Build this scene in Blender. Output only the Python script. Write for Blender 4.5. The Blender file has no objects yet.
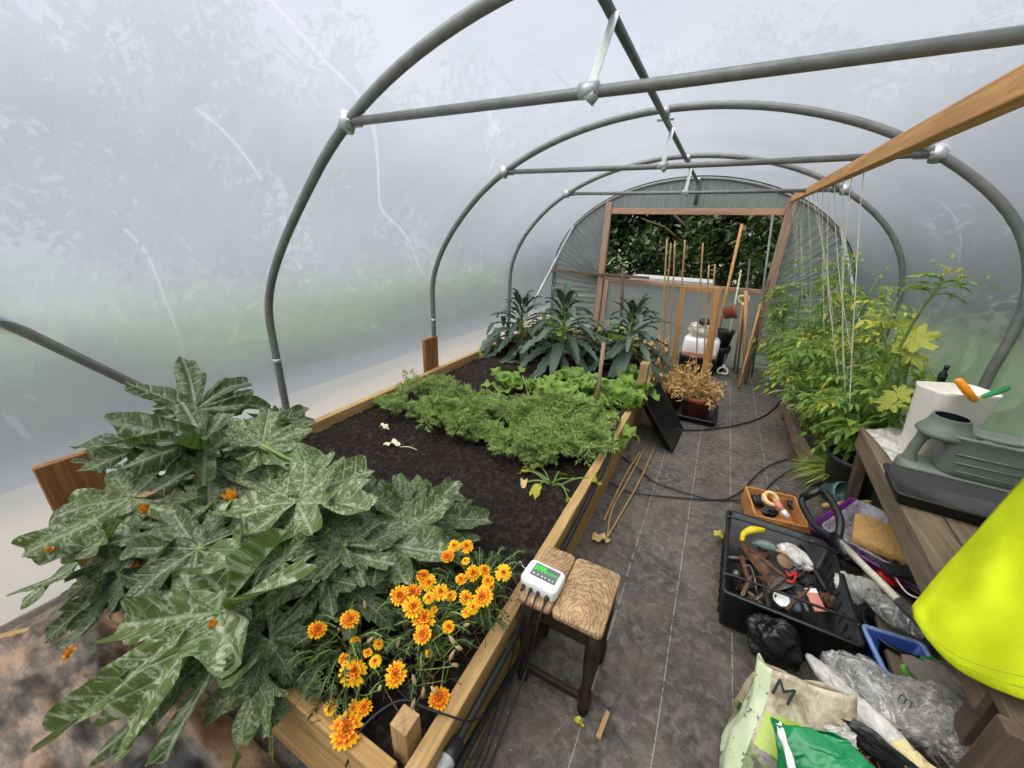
import bpy, math, random
import numpy as np
from mathutils import Matrix, Vector
PI = math.pi
rnd = random.Random(7)
R = np.random.RandomState(11)
COL = bpy.context.scene.collection
SC = bpy.context.scene

# ------------------------------------------------------------------ camera
H = 1.6
FPX = 385.0
CAM = np.array([0.0, 0.0, H])
def _unit(v):
    v = np.asarray(v, float)
    return v / (np.linalg.norm(v) + 1e-12)
_d = _unit([729 - 512, 384 - 243, -FPX])
_c = -np.array([-263 - 512, 384 - 207, -FPX])
_c = _unit(_c - _c.dot(_d) * _d)
CM = np.array([_c, _d, np.cross(_c, _d)])            # world = CM @ camera
def ray(px, py): return CM @ np.array([px - 512, 384 - py, -FPX])
def az(px, py, z=0.0):
    r = ray(px, py); return CAM + r * ((z - H) / r[2])
def ay(px, py, y):
    r = ray(px, py); return CAM + r * (y / r[1])
def ax(px, py, x):
    r = ray(px, py); return CAM + r * (x / r[0])
cam_d = bpy.data.cameras.new('camera'); cam = bpy.data.objects.new('camera', cam_d); COL.objects.link(cam)
cam_d.sensor_width = 36.0; cam_d.lens = FPX / 1024 * 36.0; cam_d.clip_start = 0.02; cam_d.clip_end = 300
cam.matrix_world = Matrix.Translation(Vector(CAM)) @ Matrix(CM.tolist()).to_4x4()
SC.camera = cam

# ------------------------------------------------------------------ mesh builder
class MB:
    def __init__(s):
        s.v = []; s.f = []; s.n = 0; s.a = {}
    def add(s, v, f, **attrs):
        v = np.asarray(v, float).reshape(-1, 3)
        s.v.append(v)
        for q in (f.tolist() if isinstance(f, np.ndarray) else f):
            s.f.append([i + s.n for i in q])
        for k, val in attrs.items():
            s.a.setdefault(k, []).append((s.n, np.asarray(val, float)))
        s.n += len(v)
    def build(s, name, mat, parent=None, smooth=True, bevel=0, loc=None):
        me = bpy.data.meshes.new(name)
        V = np.concatenate(s.v) if s.v else np.zeros((0, 3))
        if loc is not None: V = V - np.asarray(loc)
        me.from_pydata(V.tolist(), [], s.f)
        if smooth: me.polygons.foreach_set('use_smooth', [True] * len(me.polygons))
        for k, lst in s.a.items():
            dim = 1 if lst[0][1].ndim == 1 else lst[0][1].shape[1]
            buf = np.zeros((s.n, dim))
            for st, val in lst: buf[st:st + len(val)] = val.reshape(len(val), dim)
            if dim == 1:
                at = me.attributes.new(k, 'FLOAT', 'POINT'); at.data.foreach_set('value', buf.ravel())
            else:
                b3 = np.zeros((s.n, 3)); b3[:, :dim] = buf
                at = me.attributes.new(k, 'FLOAT_VECTOR', 'POINT'); at.data.foreach_set('vector', b3.ravel())
        me.update()
        o = bpy.data.objects.new(name, me); COL.objects.link(o)
        if mat: me.materials.append(mat)
        if bevel:
            m = o.modifiers.new('edge', 'BEVEL'); m.width = bevel; m.segments = 2; m.limit_method = 'ANGLE'; m.angle_limit = 0.7
        if loc is not None: o.location = loc
        if parent is not None:
            o.parent = parent
            o.matrix_parent_inverse = Matrix.Translation(-Vector(parent.location)) if loc is None else Matrix()
        return o
BOXF = [[0, 3, 2, 1], [4, 5, 6, 7], [0, 1, 5, 4], [1, 2, 6, 5], [2, 3, 7, 6], [3, 0, 4, 7]]
def rotz(a):
    c, s = math.cos(a), math.sin(a); return np.array([[c, -s, 0], [s, c, 0], [0, 0, 1]])
def rotx(a):
    c, s = math.cos(a), math.sin(a); return np.array([[1, 0, 0], [0, c, -s], [0, s, c]])
def roty(a):
    c, s = math.cos(a), math.sin(a); return np.array([[c, 0, s], [0, 1, 0], [-s, 0, c]])
def box(mb, c, size, M=None, taper=(1, 1)):
    x, y, z = np.array(size) / 2.0
    v = np.array([[-x, -y, -z], [x, -y, -z], [x, y, -z], [-x, y, -z],
                  [-x * taper[0], -y * taper[1], z], [x * taper[0], -y * taper[1], z], [x * taper[0], y * taper[1], z], [-x * taper[0], y * taper[1], z]])
    if M is not None: v = v @ np.asarray(M).T
    mb.add(v + np.asarray(c), BOXF)
def beam(mb, p0, p1, w, t, up=(0, 0, 1)):
    """board from p0 to p1, w across, t thick"""
    p0 = np.asarray(p0, float); p1 = np.asarray(p1, float)
    d = p1 - p0; L = np.linalg.norm(d); d = d / L
    s = np.cross(d, up); s = _unit(s); u = np.cross(s, d)
    M = np.array([d, s, u]).T
    box(mb, (p0 + p1) / 2, (L, t, w), M)
def spline(pts, n=8):
    P = np.asarray(pts, float)
    if len(P) < 3: return np.array([P[0] + (P[-1] - P[0]) * t for t in np.linspace(0, 1, n)])
    Q = np.vstack([2 * P[0] - P[1], P, 2 * P[-1] - P[-2]])
    out = []
    for i in range(1, len(Q) - 2):
        for t in np.linspace(0, 1, n, endpoint=False):
            a, b, c, d = Q[i - 1], Q[i], Q[i + 1], Q[i + 2]
            out.append(.5 * (2 * b + (c - a) * t + (2 * a - 5 * b + 4 * c - d) * t * t + (3 * b - a - 3 * c + d) * t ** 3))
    out.append(P[-1]); return np.array(out)
def tube(mb, pts, r, seg=8, cap=True, **at):
    P = np.asarray(pts, float); n = len(P)
    r = np.full(n, r) if np.isscalar(r) else np.interp(np.linspace(0, 1, n), np.linspace(0, 1, len(r)), r)
    T = np.gradient(P, axis=0); T /= (np.linalg.norm(T, axis=1)[:, None] + 1e-9)
    ref = np.array([0, 0, 1.0]) if abs(T[0][2]) < .9 else np.array([1.0, 0, 0])
    V = []
    u = _unit(np.cross(T[0], ref))
    for i in range(n):
        u = _unit(u - u.dot(T[i]) * T[i]); w = np.cross(T[i], u)
        a = np.linspace(0, 2 * PI, seg, endpoint=False)
        V.append(P[i] + r[i] * (np.cos(a)[:, None] * u + np.sin(a)[:, None] * w))
    V = np.concatenate(V)
    F = []
    for i in range(n - 1):
        for j in range(seg):
            k = (j + 1) % seg
            F.append([i * seg + j, i * seg + k, (i + 1) * seg + k, (i + 1) * seg + j])
    if cap: F.append(list(range(seg))[::-1]); F.append([(n - 1) * seg + j for j in range(seg)])
    mb.add(V, F, **{k: np.full(len(V), x) for k, x in at.items()})
def lathe(mb, c, prof, seg=24, M=None, ell=(1, 1)):
    prof = np.asarray(prof, float); n = len(prof)
    a = np.linspace(0, 2 * PI, seg, endpoint=False)
    V = np.concatenate([np.stack([p[0] * np.cos(a) * ell[0], p[0] * np.sin(a) * ell[1], np.full(seg, p[1])], 1) for p in prof])
    if M is not None: V = V @ np.asarray(M).T
    F = [[i * seg + j, i * seg + (j + 1) % seg, (i + 1) * seg + (j + 1) % seg, (i + 1) * seg + j] for i in range(n - 1) for j in range(seg)]
    mb.add(V + np.asarray(c), F)
def gridmesh(mb, P, close=False, **at):
    """P: (nu, nv, 3)"""
    nu, nv = P.shape[:2]
    i, j = np.meshgrid(np.arange(nu - 1), np.arange(nv - 1), indexing='ij')
    a = (i * nv + j).ravel()
    F = np.stack([a, a + nv, a + nv + 1, a + 1], 1)
    mb.add(P.reshape(-1, 3), F, **at)
def vnoise(x, y, seed=0, oct=4):
    """cheap smooth noise"""
    out = 0; amp = 1.0
    rs = np.random.RandomState(seed)
    for o in range(oct):
        for k in range(3):
            a = rs.rand() * 2 * PI; ph = rs.rand() * 2 * PI; fr = (1.7 ** o) * (1 + .5 * rs.rand())
            out = out + amp * np.sin((x * math.cos(a) + y * math.sin(a)) * fr * 2 * PI + ph) / 3
        amp *= .6
    return out
def solid(o, t, off=0):
    m = o.modifiers.new('thick', 'SOLIDIFY'); m.thickness = t; m.offset = off

# ------------------------------------------------------------------ tagging
def tag(o, label=None, cat=None, group=None, kind=None):
    if label: o['label'] = label
    if cat: o['category'] = cat
    if group: o['group'] = group
    if kind: o['kind'] = kind
    return o
def thing(name, label, cat, loc=(0, 0, 0), group=None):
    o = bpy.data.objects.new(name, None); COL.objects.link(o)
    o.empty_display_size = .05; o.location = Vector([float(x) for x in loc])
    return tag(o, label, cat, group)
def single(mb, name, mat, label, cat, group=None, **k):
    return tag(mb.build(name, mat, **k), label, cat, group)
def children(o): return [c for c in bpy.data.objects if c.parent == o]
def copy_tree(o, loc=None, rz=0, sc=1.0, label=None, group=None, kids=None):
    c = o.copy(); COL.objects.link(c)
    if loc is not None: c.location = Vector([float(x) for x in loc])
    c.rotation_euler.z = rz; c.scale = (sc, sc, sc)
    if label: c['label'] = label
    if group: c['group'] = group
    for ch in (kids if kids is not None else children(o)):
        d = ch.copy(); COL.objects.link(d); d.parent = c
    return c

# ------------------------------------------------------------------ materials
MATS = {}
class NT:
    def __init__(s, name):
        s.m = bpy.data.materials.new(name); s.m.use_nodes = True
        s.t = s.m.node_tree; s.t.nodes.clear()
        s.out = s.n('ShaderNodeOutputMaterial')
        MATS[name] = s.m
    def n(s, typ, **k):
        nd = s.t.nodes.new(typ)
        for a, b in k.items():
            if a.startswith('i_'):
                key = a[2:]; key = int(key) if key.isdigit() else key.replace('_', ' ')
                nd.inputs[key].default_value = b
            else: setattr(nd, a, b)
        return nd
    def l(s, a, b): s.t.links.new(a, b)
    def coord(s, scale=(1, 1, 1), kind='Object', attr=None):
        if attr:
            c = s.n('ShaderNodeAttribute', attribute_name=attr).outputs['Vector']
        else: c = s.n('ShaderNodeTexCoord').outputs[kind]
        mp = s.n('ShaderNodeMapping'); mp.inputs['Scale'].default_value = scale
        s.l(c, mp.inputs['Vector']); return mp.outputs[0]
    def noise(s, vec, scale, detail=4, rough=.6, dist=0):
        nd = s.n('ShaderNodeTexNoise'); nd.inputs['Scale'].default_value = scale; nd.inputs['Detail'].default_value = detail
        nd.inputs['Roughness'].default_value = rough; nd.inputs['Distortion'].default_value = dist
        s.l(vec, nd.inputs['Vector']); return nd.outputs['Fac']
    def ramp(s, fac, stops):
        nd = s.n('ShaderNodeValToRGB'); e = nd.color_ramp.elements
        while len(e) < len(stops): e.new(.5)
        for q, (p, c) in zip(e, stops):
            q.position = p; q.color = (*c, 1) if len(c) == 3 else c
        s.l(fac, nd.inputs[0]); return nd.outputs[0]
    def mix(s, fac, a, b, mode='MIX'):
        nd = s.n('ShaderNodeMix', data_type='RGBA', blend_type=mode)
        for sock, val in ((nd.inputs[0], fac), (nd.inputs[6], a), (nd.inputs[7], b)):
            if hasattr(val, 'is_output'): s.l(val, sock)
            else: sock.default_value = val if not isinstance(val, tuple) else (*val, 1)[:4]
        return nd.outputs[2]
    def math(s, op, a, b=0.0, c=None):
        nd = s.n('ShaderNodeMath', operation=op)
        for i, val in enumerate((a, b) if c is None else (a, b, c)):
            if hasattr(val, 'is_output'): s.l(val, nd.inputs[i])
            else: nd.inputs[i].default_value = val
        return nd.outputs[0]
    def bump(s, h, strength=.3, dist=.01):
        nd = s.n('ShaderNodeBump'); nd.inputs['Strength'].default_value = strength; nd.inputs['Distance'].default_value = dist
        s.l(h, nd.inputs['Height']); return nd.outputs[0]
    def bsdf(s, col, rough=.6, normal=None, spec=.5, metal=0, coat=0):
        b = s.n('ShaderNodeBsdfPrincipled')
        for sock, val in ((b.inputs['Base Color'], col), (b.inputs['Roughness'], rough), (b.inputs['Metallic'], metal)):
            if hasattr(val, 'is_output'): s.l(val, sock)
            else: sock.default_value = (*val, 1) if isinstance(val, tuple) else val
        b.inputs['Specular IOR Level'].default_value = spec; b.inputs['Coat Weight'].default_value = coat
        if normal: s.l(normal, b.inputs['Normal'])
        return b.outputs[0]
    def end(s, sh): s.l(sh, s.out.inputs['Surface']); return s.m
def sr(r, g, b):
    """sRGB 0-255 to linear"""
    return tuple(((x / 255) / 12.92 if x / 255 < .04045 else ((x / 255 + .055) / 1.055) ** 2.4) for x in (r, g, b))
def plain(name, c, rough=.5, var=.25, scale=30, metal=0, spec=.5, bump=.15, kind='Object'):
    t = NT(name); v = t.coord(kind=kind); f = t.noise(v, scale, 5)
    lo = tuple(x * (1 - var) for x in c); hi = tuple(min(1, x * (1 + var)) for x in c)
    col = t.ramp(f, [(.3, lo), (.7, hi)])
    f2 = t.noise(v, scale * 6, 3)
    return t.end(t.bsdf(col, rough, t.bump(f2, bump, .003), spec, metal))
def wood(name, c1, c2, axis='y', rough=.7, knots=True, grain=1.0):
    t = NT(name)
    s = {'x': (1.2, 22, 22), 'y': (22, 1.2, 22), 'z': (22, 22, 1.2)}[axis]
    v = t.coord(tuple(x * grain for x in s))
    f = t.noise(v, 1.6, 6, .65, 1.2); f2 = t.noise(v, 7, 4, .7); blot = t.noise(t.coord(), 3, 3)
    col = t.ramp(f, [(.28, c1), (.55, tuple((a + b) / 2 for a, b in zip(c1, c2))), (.75, c2)])
    col = t.mix(t.math('MULTIPLY', t.math('SUBTRACT', f2, .45), 1.0), col, tuple(x * .45 for x in c1))
    col = t.mix(t.math('MULTIPLY', blot, .35), col, tuple(x * .75 for x in c1))
    return t.end(t.bsdf(col, rough, t.bump(f2, .25, .004), .3))
def leafmat(name, c1, c2, trans=.3, rough=.45, under=None, scale=25, spec=.4, bump=.3):
    """colour runs between c1 and c2 by the leaf's own 'tone' and a fine noise"""
    t = NT(name)
    tone = t.n('ShaderNodeAttribute', attribute_name='tone').outputs['Fac']
    v = t.coord(); f = t.noise(v, scale, 4)
    k = t.math('ADD', t.math('MULTIPLY', tone, .8), t.math('MULTIPLY', t.math('SUBTRACT', f, .5), .7))
    col = t.ramp(k, [(0, c1), (.5, tuple((a + b) / 2 for a, b in zip(c1, c2))), (1, c2)])
    b = t.bsdf(col, rough, t.bump(f, bump, .004), spec)
    tr = t.n('ShaderNodeBsdfTranslucent')
    t.l(t.mix(.5, col, under or (c2[0] * 1.1, c2[1] * 1.25, c2[2] * .5)), tr.inputs[0])
    mx = t.n('ShaderNodeMixShader'); mx.inputs[0].default_value = trans
    t.l(b, mx.inputs[1]); t.l(tr.outputs[0], mx.inputs[2])
    return t.end(mx.outputs[0])

# polythene: cloudy, scatters most of the light, lets a blurred view through
def polymat(name, tint, clear=.14, blur=.24, scatter=.62, rough=.62, streak=True):
    t = NT(name)
    v = t.coord()
    n1 = t.noise(v, 1.4, 5, .6)
    vs = t.coord((2, 14, 3)); n2 = t.noise(vs, 1.0, 5, .7, .6)
    col = t.ramp(n1, [(.3, tuple(x * .92 for x in tint)), (.7, tint)])
    tr = t.n('ShaderNodeBsdfTransparent'); tr.inputs[0].default_value = (.93, .95, .97, 1)
    rf = t.n('ShaderNodeBsdfRefraction'); rf.inputs['Roughness'].default_value = rough; rf.inputs['IOR'].default_value = 1.13
    rf.inputs[0].default_value = (.95, .97, 1, 1)
    tl = t.n('ShaderNodeBsdfTranslucent'); t.l(col, tl.inputs[0])
    df = t.n('ShaderNodeBsdfDiffuse'); t.l(col, df.inputs[0])
    gl = t.n('ShaderNodeBsdfGlossy'); gl.inputs['Roughness'].default_value = .25; gl.inputs[0].default_value = (.9, .92, .95, 1)
    bp = t.bump(n2, .25, .02)
    for q in (gl, rf): t.l(bp, q.inputs['Normal'])
    def mx(f, a, b):
        m = t.n('ShaderNodeMixShader')
        if hasattr(f, 'is_output'): t.l(f, m.inputs[0])
        else: m.inputs[0].default_value = f
        t.l(a, m.inputs[1]); t.l(b, m.inputs[2]); return m.outputs[0]
    sc = mx(.35, tl.outputs[0], df.outputs[0])
    see = mx(blur / (clear + blur), tr.outputs[0], rf.outputs[0])
    fac = t.math('ADD', scatter - .06, t.math('MULTIPLY', n2, .12))
    if streak:      # white crease marks and scratches in the film
        w = t.n('ShaderNodeTexWave', wave_type='BANDS', bands_direction='DIAGONAL'); w.inputs['Scale'].default_value = .55
        w.inputs['Distortion'].default_value = 14; w.inputs['Detail'].default_value = 2; w.inputs['Detail Scale'].default_value = .6
        t.l(v, w.inputs['Vector'])
        ln = t.math('MULTIPLY', t.math('GREATER_THAN', w.outputs['Fac'], .9985), t.math('GREATER_THAN', n1, .5))
        fac = t.math('ADD', fac, t.math('MULTIPLY', ln, .15))
    fr = t.n('ShaderNodeLayerWeight'); fr.inputs['Blend'].default_value = .5
    return t.end(mx(t.math('MULTIPLY_ADD', t.math('POWER', fr.outputs['Facing'], 4.0), .22, .03), mx(fac, see, sc), gl.outputs[0]))
M_POLY = polymat('polythene', (.43, .46, .54))
M_POLYLOW = polymat('polythene_skirt', (.55, .56, .58), clear=.16, blur=.14, scatter=.70, streak=False)
M_POLYEND = polymat('polythene_pleated', (.46, .49, .49), clear=.06, blur=.06, scatter=.88, streak=False)
M_STEEL = plain('galvanised_steel', sr(116, 118, 115), .5, .2, 20, metal=.3, bump=.1)
M_STEELD = plain('dull_steel', sr(88, 90, 90), .5, .2, 20, metal=.3, bump=.1)
M_ZINC = plain('bright_zinc', sr(175, 178, 178), .4, .15, 20, metal=.5)
W_BED_Y = wood('bed_timber_long', sr(150, 116, 68), sr(218, 184, 128), 'y')
W_BED_X = wood('bed_timber_cross', sr(150, 114, 66), sr(214, 178, 122), 'x')
W_BED_Z = wood('bed_timber_post', sr(140, 108, 70), sr(206, 172, 122), 'z')
W_STAKE = wood('cedar_plank', sr(120, 78, 42), sr(176, 126, 76), 'z')
W_RAIL = wood('rail_timber', sr(176, 124, 70), sr(232, 184, 124), 'y')
W_FRAME_Z = wood('frame_timber_upright', sr(140, 112, 92), sr(204, 178, 154), 'z')
W_FRAME_X = wood('frame_timber_cross', sr(150, 114, 88), sr(208, 172, 142), 'x')
W_OLD_Y = wood('weathered_timber', sr(92, 78, 62), sr(150, 132, 110), 'y', .85)
W_OLD_Z = wood('weathered_timber_upright', sr(72, 58, 46), sr(122, 102, 84), 'z', .85)
W_OLD_X = wood('weathered_timber_cross', sr(82, 68, 54), sr(138, 118, 98), 'x', .85)
def stool_mat():
    t = NT('worn_stool_board'); v = t.coord((1, .55, 1)); w = t.n('ShaderNodeTexWave', wave_type='RINGS', rings_direction='Z')
    w.inputs['Scale'].default_value = 26; w.inputs['Distortion'].default_value = 9; w.inputs['Detail'].default_value = 3; w.inputs['Detail Scale'].default_value = 2.2
    mp = t.n('ShaderNodeMapping'); mp.inputs['Location'].default_value = (.2, -.5, 0); t.l(v, mp.inputs[0]); t.l(mp.outputs[0], w.inputs['Vector'])
    f = t.noise(t.coord(), 22, 6, .7); col = t.ramp(w.outputs['Fac'], [(.0, sr(150, 118, 84)), (.3, sr(180, 148, 110)), (1, sr(198, 168, 128))])
    col = t.mix(t.ramp(f, [(.4, (0, 0, 0)), (.75, (.8, .8, .8))]), col, sr(104, 76, 52))
    return t.end(t.bsdf(col, .75, t.bump(w.outputs['Fac'], .3, .004), .3))
W_STOOL = stool_mat()
W_DARK = wood('dark_stained_timber', sr(30, 22, 18), sr(62, 48, 38), 'z', .5)
W_CANE = wood('bamboo', sr(158, 122, 78), sr(206, 172, 122), 'z', .6)
W_CRATE = wood('orange_crate_timber', sr(160, 104, 52), sr(210, 156, 94), 'x')
W_TRELLIS = wood('trellis_timber', sr(168, 118, 70), sr(214, 168, 112), 'z')
M_BLACK = plain('black_plastic', sr(24, 25, 26), .38, .3, 14, bump=.1)
M_BLACKD = plain('dusty_black_plastic', sr(34, 34, 34), .55, .5, 9, bump=.3)
M_RUBBER = plain('black_rubber', sr(28, 29, 30), .5, .3, 30)
M_GREY = plain('grey_fitting_plastic', sr(150, 152, 150), .4)
M_WHITE = plain('white_plastic', sr(225, 226, 222), .4, .05, 8, bump=.05)
M_CAN = plain('grey_green_plastic', sr(108, 116, 108), .45, .12, 6, bump=.05)
M_TERRA = plain('terracotta_plastic', sr(128, 66, 46), .55, .25, 14)
M_BLUE = plain('blue_plastic', sr(38, 66, 140), .4, .15, 10)
M_BLUEL = plain('pale_blue_rim', sr(120, 142, 186), .4, .15, 10)
M_YEL = plain('yellow_plastic', sr(222, 192, 30), .4, .12)
M_ORG = plain('orange_plastic', sr(240, 150, 30), .4, .08)
M_GRN = plain('green_plastic', sr(46, 140, 72), .4, .12)
M_LIME = plain('lime_plastic', sr(104, 176, 60), .4, .12)
M_TEAL = plain('teal_plastic', sr(74, 110, 108), .4, .15)
M_RED = plain('red_plastic', sr(190, 36, 36), .4, .15)
M_PINK = plain('pink_paper', sr(204, 132, 116), .6, .15)
M_PURPLE = plain('purple_plastic', sr(104, 38, 112), .4, .2)
M_CREAM = plain('cream_paper', sr(222, 204, 150), .7, .12)
M_SPONGE = plain('brown_block', sr(186, 146, 86), .85, .3, 60, bump=.5)
M_RUST = plain('rusty_metal', sr(92, 62, 44), .7, .5, 25, metal=.3, bump=.4)
M_TOOL = plain('grey_tool_metal', sr(112, 108, 100), .45, .4, 25, metal=.6)
M_DISC = plain('brown_disc', sr(128, 104, 82), .7, .3, 40)
M_STRING = plain('jute_string', sr(206, 198, 176), .8, .2, 80)
M_SHAFT = plain('pale_shaft', sr(186, 178, 160), .45, .15, 20)
W_POLE = wood('tool_pole', sr(164, 118, 70), sr(212, 166, 112), 'z', .5)

def filmbag(name, tint, opac, rough=.18):
    t = NT(name); v = t.coord(); f = t.noise(v, 14, 5, .6, .8)
    col = t.ramp(f, [(.3, tuple(x * .8 for x in tint)), (.7, tint)])
    b = t.bsdf(col, rough, t.bump(f, .5, .02), .6)
    tr = t.n('ShaderNodeBsdfTransparent')
    m = t.n('ShaderNodeMixShader'); t.l(t.ramp(f, [(.35, (opac * .6,) * 3), (.7, (min(1, opac * 1.3),) * 3)]), m.inputs[0])
    t.l(tr.outputs[0], m.inputs[1]); t.l(b, m.inputs[2]); return t.end(m.outputs[0])
M_CLEAR = filmbag('clear_bag', sr(205, 200, 190), .5)
M_CLEARW = filmbag('cloudy_bag', sr(225, 222, 214), .85, .3)
M_CLEARBOX = filmbag('clear_box', sr(200, 202, 206), .55)

# membrane floor with its woven marker lines and soil trodden into it
def floor_mat():
    t = NT('weed_membrane'); v = t.coord()
    sx = t.n('ShaderNodeSeparateXYZ'); t.l(v, sx.inputs[0]); X = sx.outputs[0]
    f = t.noise(v, 3.2, 6, .65); g = t.noise(v, 26, 6, .7, .5); d = t.noise(v, 1.1, 4)
    col = t.ramp(g, [(.3, sr(44, 42, 40)), (.5, sr(82, 78, 74)), (.7, sr(126, 120, 112))])
    col = t.mix(t.ramp(f, [(.42, (0, 0, 0)), (.68, (.75, .75, .75))]), col, sr(112, 100, 88))
    col = t.mix(t.ramp(d, [(.45, (0, 0, 0)), (.7, (.5, .5, .5))]), col, sr(58, 52, 47))
    wob = t.math('MULTIPLY', t.math('SUBTRACT', t.noise(v, 2.0, 2), .5), .016)
    q = t.math('DIVIDE', t.math('SUBTRACT', t.math('ADD', X, wob), .112), .238)
    fr = t.math('ABSOLUTE', t.math('SUBTRACT', t.math('FRACT', t.math('ADD', q, .5)), .5))
    line = t.math('MULTIPLY', t.math('MULTIPLY', t.math('LESS_THAN', fr, .008), t.math('GREATER_THAN', g, .43)), t.math('LESS_THAN', t.math('ABSOLUTE', t.math('SUBTRACT', X, .24)), .5))
    col = t.mix(t.math('MULTIPLY', line, .75), col, sr(150, 160, 150))
    spk = t.n('ShaderNodeTexVoronoi'); spk.inputs['Scale'].default_value = 26; t.l(v, spk.inputs['Vector'])
    sp = t.math('MULTIPLY', t.math('LESS_THAN', spk.outputs['Distance'], .085), t.math('GREATER_THAN', f, .54))
    col = t.mix(t.math('MULTIPLY', sp, .7), col, sr(176, 164, 146))
    h = t.math('ADD', g, t.math('MULTIPLY', f, 2.0))
    return t.end(t.bsdf(col, .62, t.bump(h, .7, .012), .35))
M_FLOOR = floor_mat()
def ground_mat():
    t = NT('outside_ground'); v = t.coord()
    sx = t.n('ShaderNodeSeparateXYZ'); t.l(v, sx.inputs[0])
    f = t.noise(v, 2.2, 6, .65); g = t.noise(v, 9, 5, .7)
    X = t.math('ADD', sx.outputs[0], t.math('MULTIPLY', t.math('SUBTRACT', f, .5), .5))
    k = t.math('DIVIDE', t.math('MULTIPLY', X, -1.0), 10.0)
    col = t.ramp(k, [(.0, sr(120, 128, 104)), (.235, sr(150, 146, 142)), (.33, sr(168, 150, 138)), (.36, sr(104, 104, 112)), (.44, sr(96, 98, 104)), (.48, sr(84, 108, 72)), (1, sr(92, 120, 78))])
    col = t.mix(t.math('MULTIPLY', g, .5), col, sr(88, 92, 70))
    return t.end(t.bsdf(col, .9, t.bump(g, .5, .03), .2))
M_GROUND = ground_mat()
def soil_mat():
    t = NT('dark_soil'); v = t.coord()
    f = t.noise(v, 30, 8, .75); g = t.noise(v, 4, 4); 
    col = t.ramp(f, [(.32, sr(24, 19, 16)), (.52, sr(54, 45, 40)), (.72, sr(112, 98, 86))])
    col = t.mix(t.ramp(g, [(.4, (0, 0, 0)), (.7, (.5, .5, .5))]), col, sr(36, 28, 24))
    vo = t.n('ShaderNodeTexVoronoi'); vo.inputs['Scale'].default_value = 60; t.l(v, vo.inputs['Vector'])
    fl = t.math('MULTIPLY', t.math('LESS_THAN', vo.outputs['Distance'], .13), t.math('GREATER_THAN', t.noise(v, 17, 3), .6))
    col = t.mix(t.math('MULTIPLY', fl, .8), col, sr(168, 150, 124))
    return t.end(t.bsdf(col, .9, t.bump(f, 1.0, .05), .2))
M_SOIL = soil_mat()

# courgette leaf: dark green, silver marbling along the veins
def squash_mat(name, c1, c2, silver, sil=.68, trans=.18):
    t = NT(name)
    lv = t.n('ShaderNodeAttribute', attribute_name='lxy').outputs['Vector']
    td = t.n('ShaderNodeAttribute', attribute_name='td').outputs['Vector']
    tone = t.n('ShaderNodeAttribute', attribute_name='tone').outputs['Fac']
    sx = t.n('ShaderNodeSeparateXYZ'); t.l(td, sx.inputs[0]); T, D = sx.outputs[0], sx.outputs[1]
    n1 = t.noise(lv, 12, 6, .74, 1.6); n2 = t.noise(lv, 26, 4, .65)
    base = t.ramp(t.math('ADD', t.math('MULTIPLY', n2, .5), t.math('MULTIPLY', tone, .5)), [(.2, c1), (.8, c2)])
    main = t.ramp(D, [(.0, (1, 1, 1)), (.012, (.8, .8, .8)), (.026, (0, 0, 0))])
    ph = t.math('FRACT', t.math('MULTIPLY', t.math('SUBTRACT', T, t.math('MULTIPLY', D, .75)), 7.0))
    sec = t.ramp(t.math('ABSOLUTE', t.math('SUBTRACT', ph, .5)), [(.0, (1, 1, 1)), (.06, (.5, .5, .5)), (.15, (0, 0, 0))])
    ph2 = t.math('FRACT', t.math('MULTIPLY', t.math('ADD', T, t.math('MULTIPLY', D, 1.4)), 13.0))
    ter = t.ramp(t.math('ABSOLUTE', t.math('SUBTRACT', ph2, .5)), [(.0, (.6, .6, .6)), (.1, (0, 0, 0))])
    vein = t.math('MAXIMUM', main, t.math('MAXIMUM', t.math('MULTIPLY', sec, .75), t.math('MULTIPLY', ter, .5)))
    blotch = t.ramp(n1, [(.51, (0, 0, 0)), (.57, (.7, .7, .7)), (.7, (1, 1, 1))])
    near = t.ramp(D, [(.0, (1, 1, 1)), (.2, (.75, .75, .75)), (.4, (.45, .45, .45))])
    # the marbling differs from leaf to leaf
    amt = t.math('MULTIPLY', t.math('ADD', .35, tone), sil)
    sv = t.math('MULTIPLY', t.math('MULTIPLY', blotch, near), amt)
    col = t.mix(sv, base, silver)
    col = t.mix(t.math('MULTIPLY', vein, .3), col, tuple(min(1, x * 1.05) for x in silver))
    hgt = t.math('ADD', t.math('MULTIPLY', t.math('MAXIMUM', main, sec), -1.2), t.math('MULTIPLY', n2, .5))
    b = t.bsdf(col, .5, t.bump(hgt, .5, .006), .4)
    tr = t.n('ShaderNodeBsdfTranslucent'); t.l(t.mix(.55, col, sr(120, 165, 30)), tr.inputs[0])
    m = t.n('ShaderNodeMixShader'); m.inputs[0].default_value = trans; t.l(b, m.inputs[1]); t.l(tr.outputs[0], m.inputs[2])
    return t.end(m.outputs[0])
M_SQ = squash_mat('courgette_leaf', sr(38, 54, 24), sr(88, 108, 50), sr(198, 202, 176))
M_SQY = squash_mat('yellowing_leaf', sr(142, 158, 56), sr(204, 206, 92), sr(222, 216, 120), .5, .35)
M_PETIOLE = leafmat('petiole', sr(84, 112, 50), sr(150, 176, 96), .1, .5)
M_KALE = leafmat('kale_leaf', sr(46, 62, 54), sr(104, 124, 108), .1, .5, sr(80, 110, 70), 60, .35, 1.0)
M_LETT = leafmat('lettuce_leaf', sr(92, 126, 46), sr(158, 186, 90), .35, .45, None, 30)
M_CARROT = leafmat('carrot_leaf', sr(96, 122, 58), sr(174, 192, 116), .3, .55)
M_TOM = leafmat('tomato_leaf', sr(80, 112, 40), sr(162, 188, 94), .35, .5)
M_TOMY = leafmat('yellow_leaf', sr(160, 164, 50), sr(226, 214, 90), .35, .5)
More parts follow.
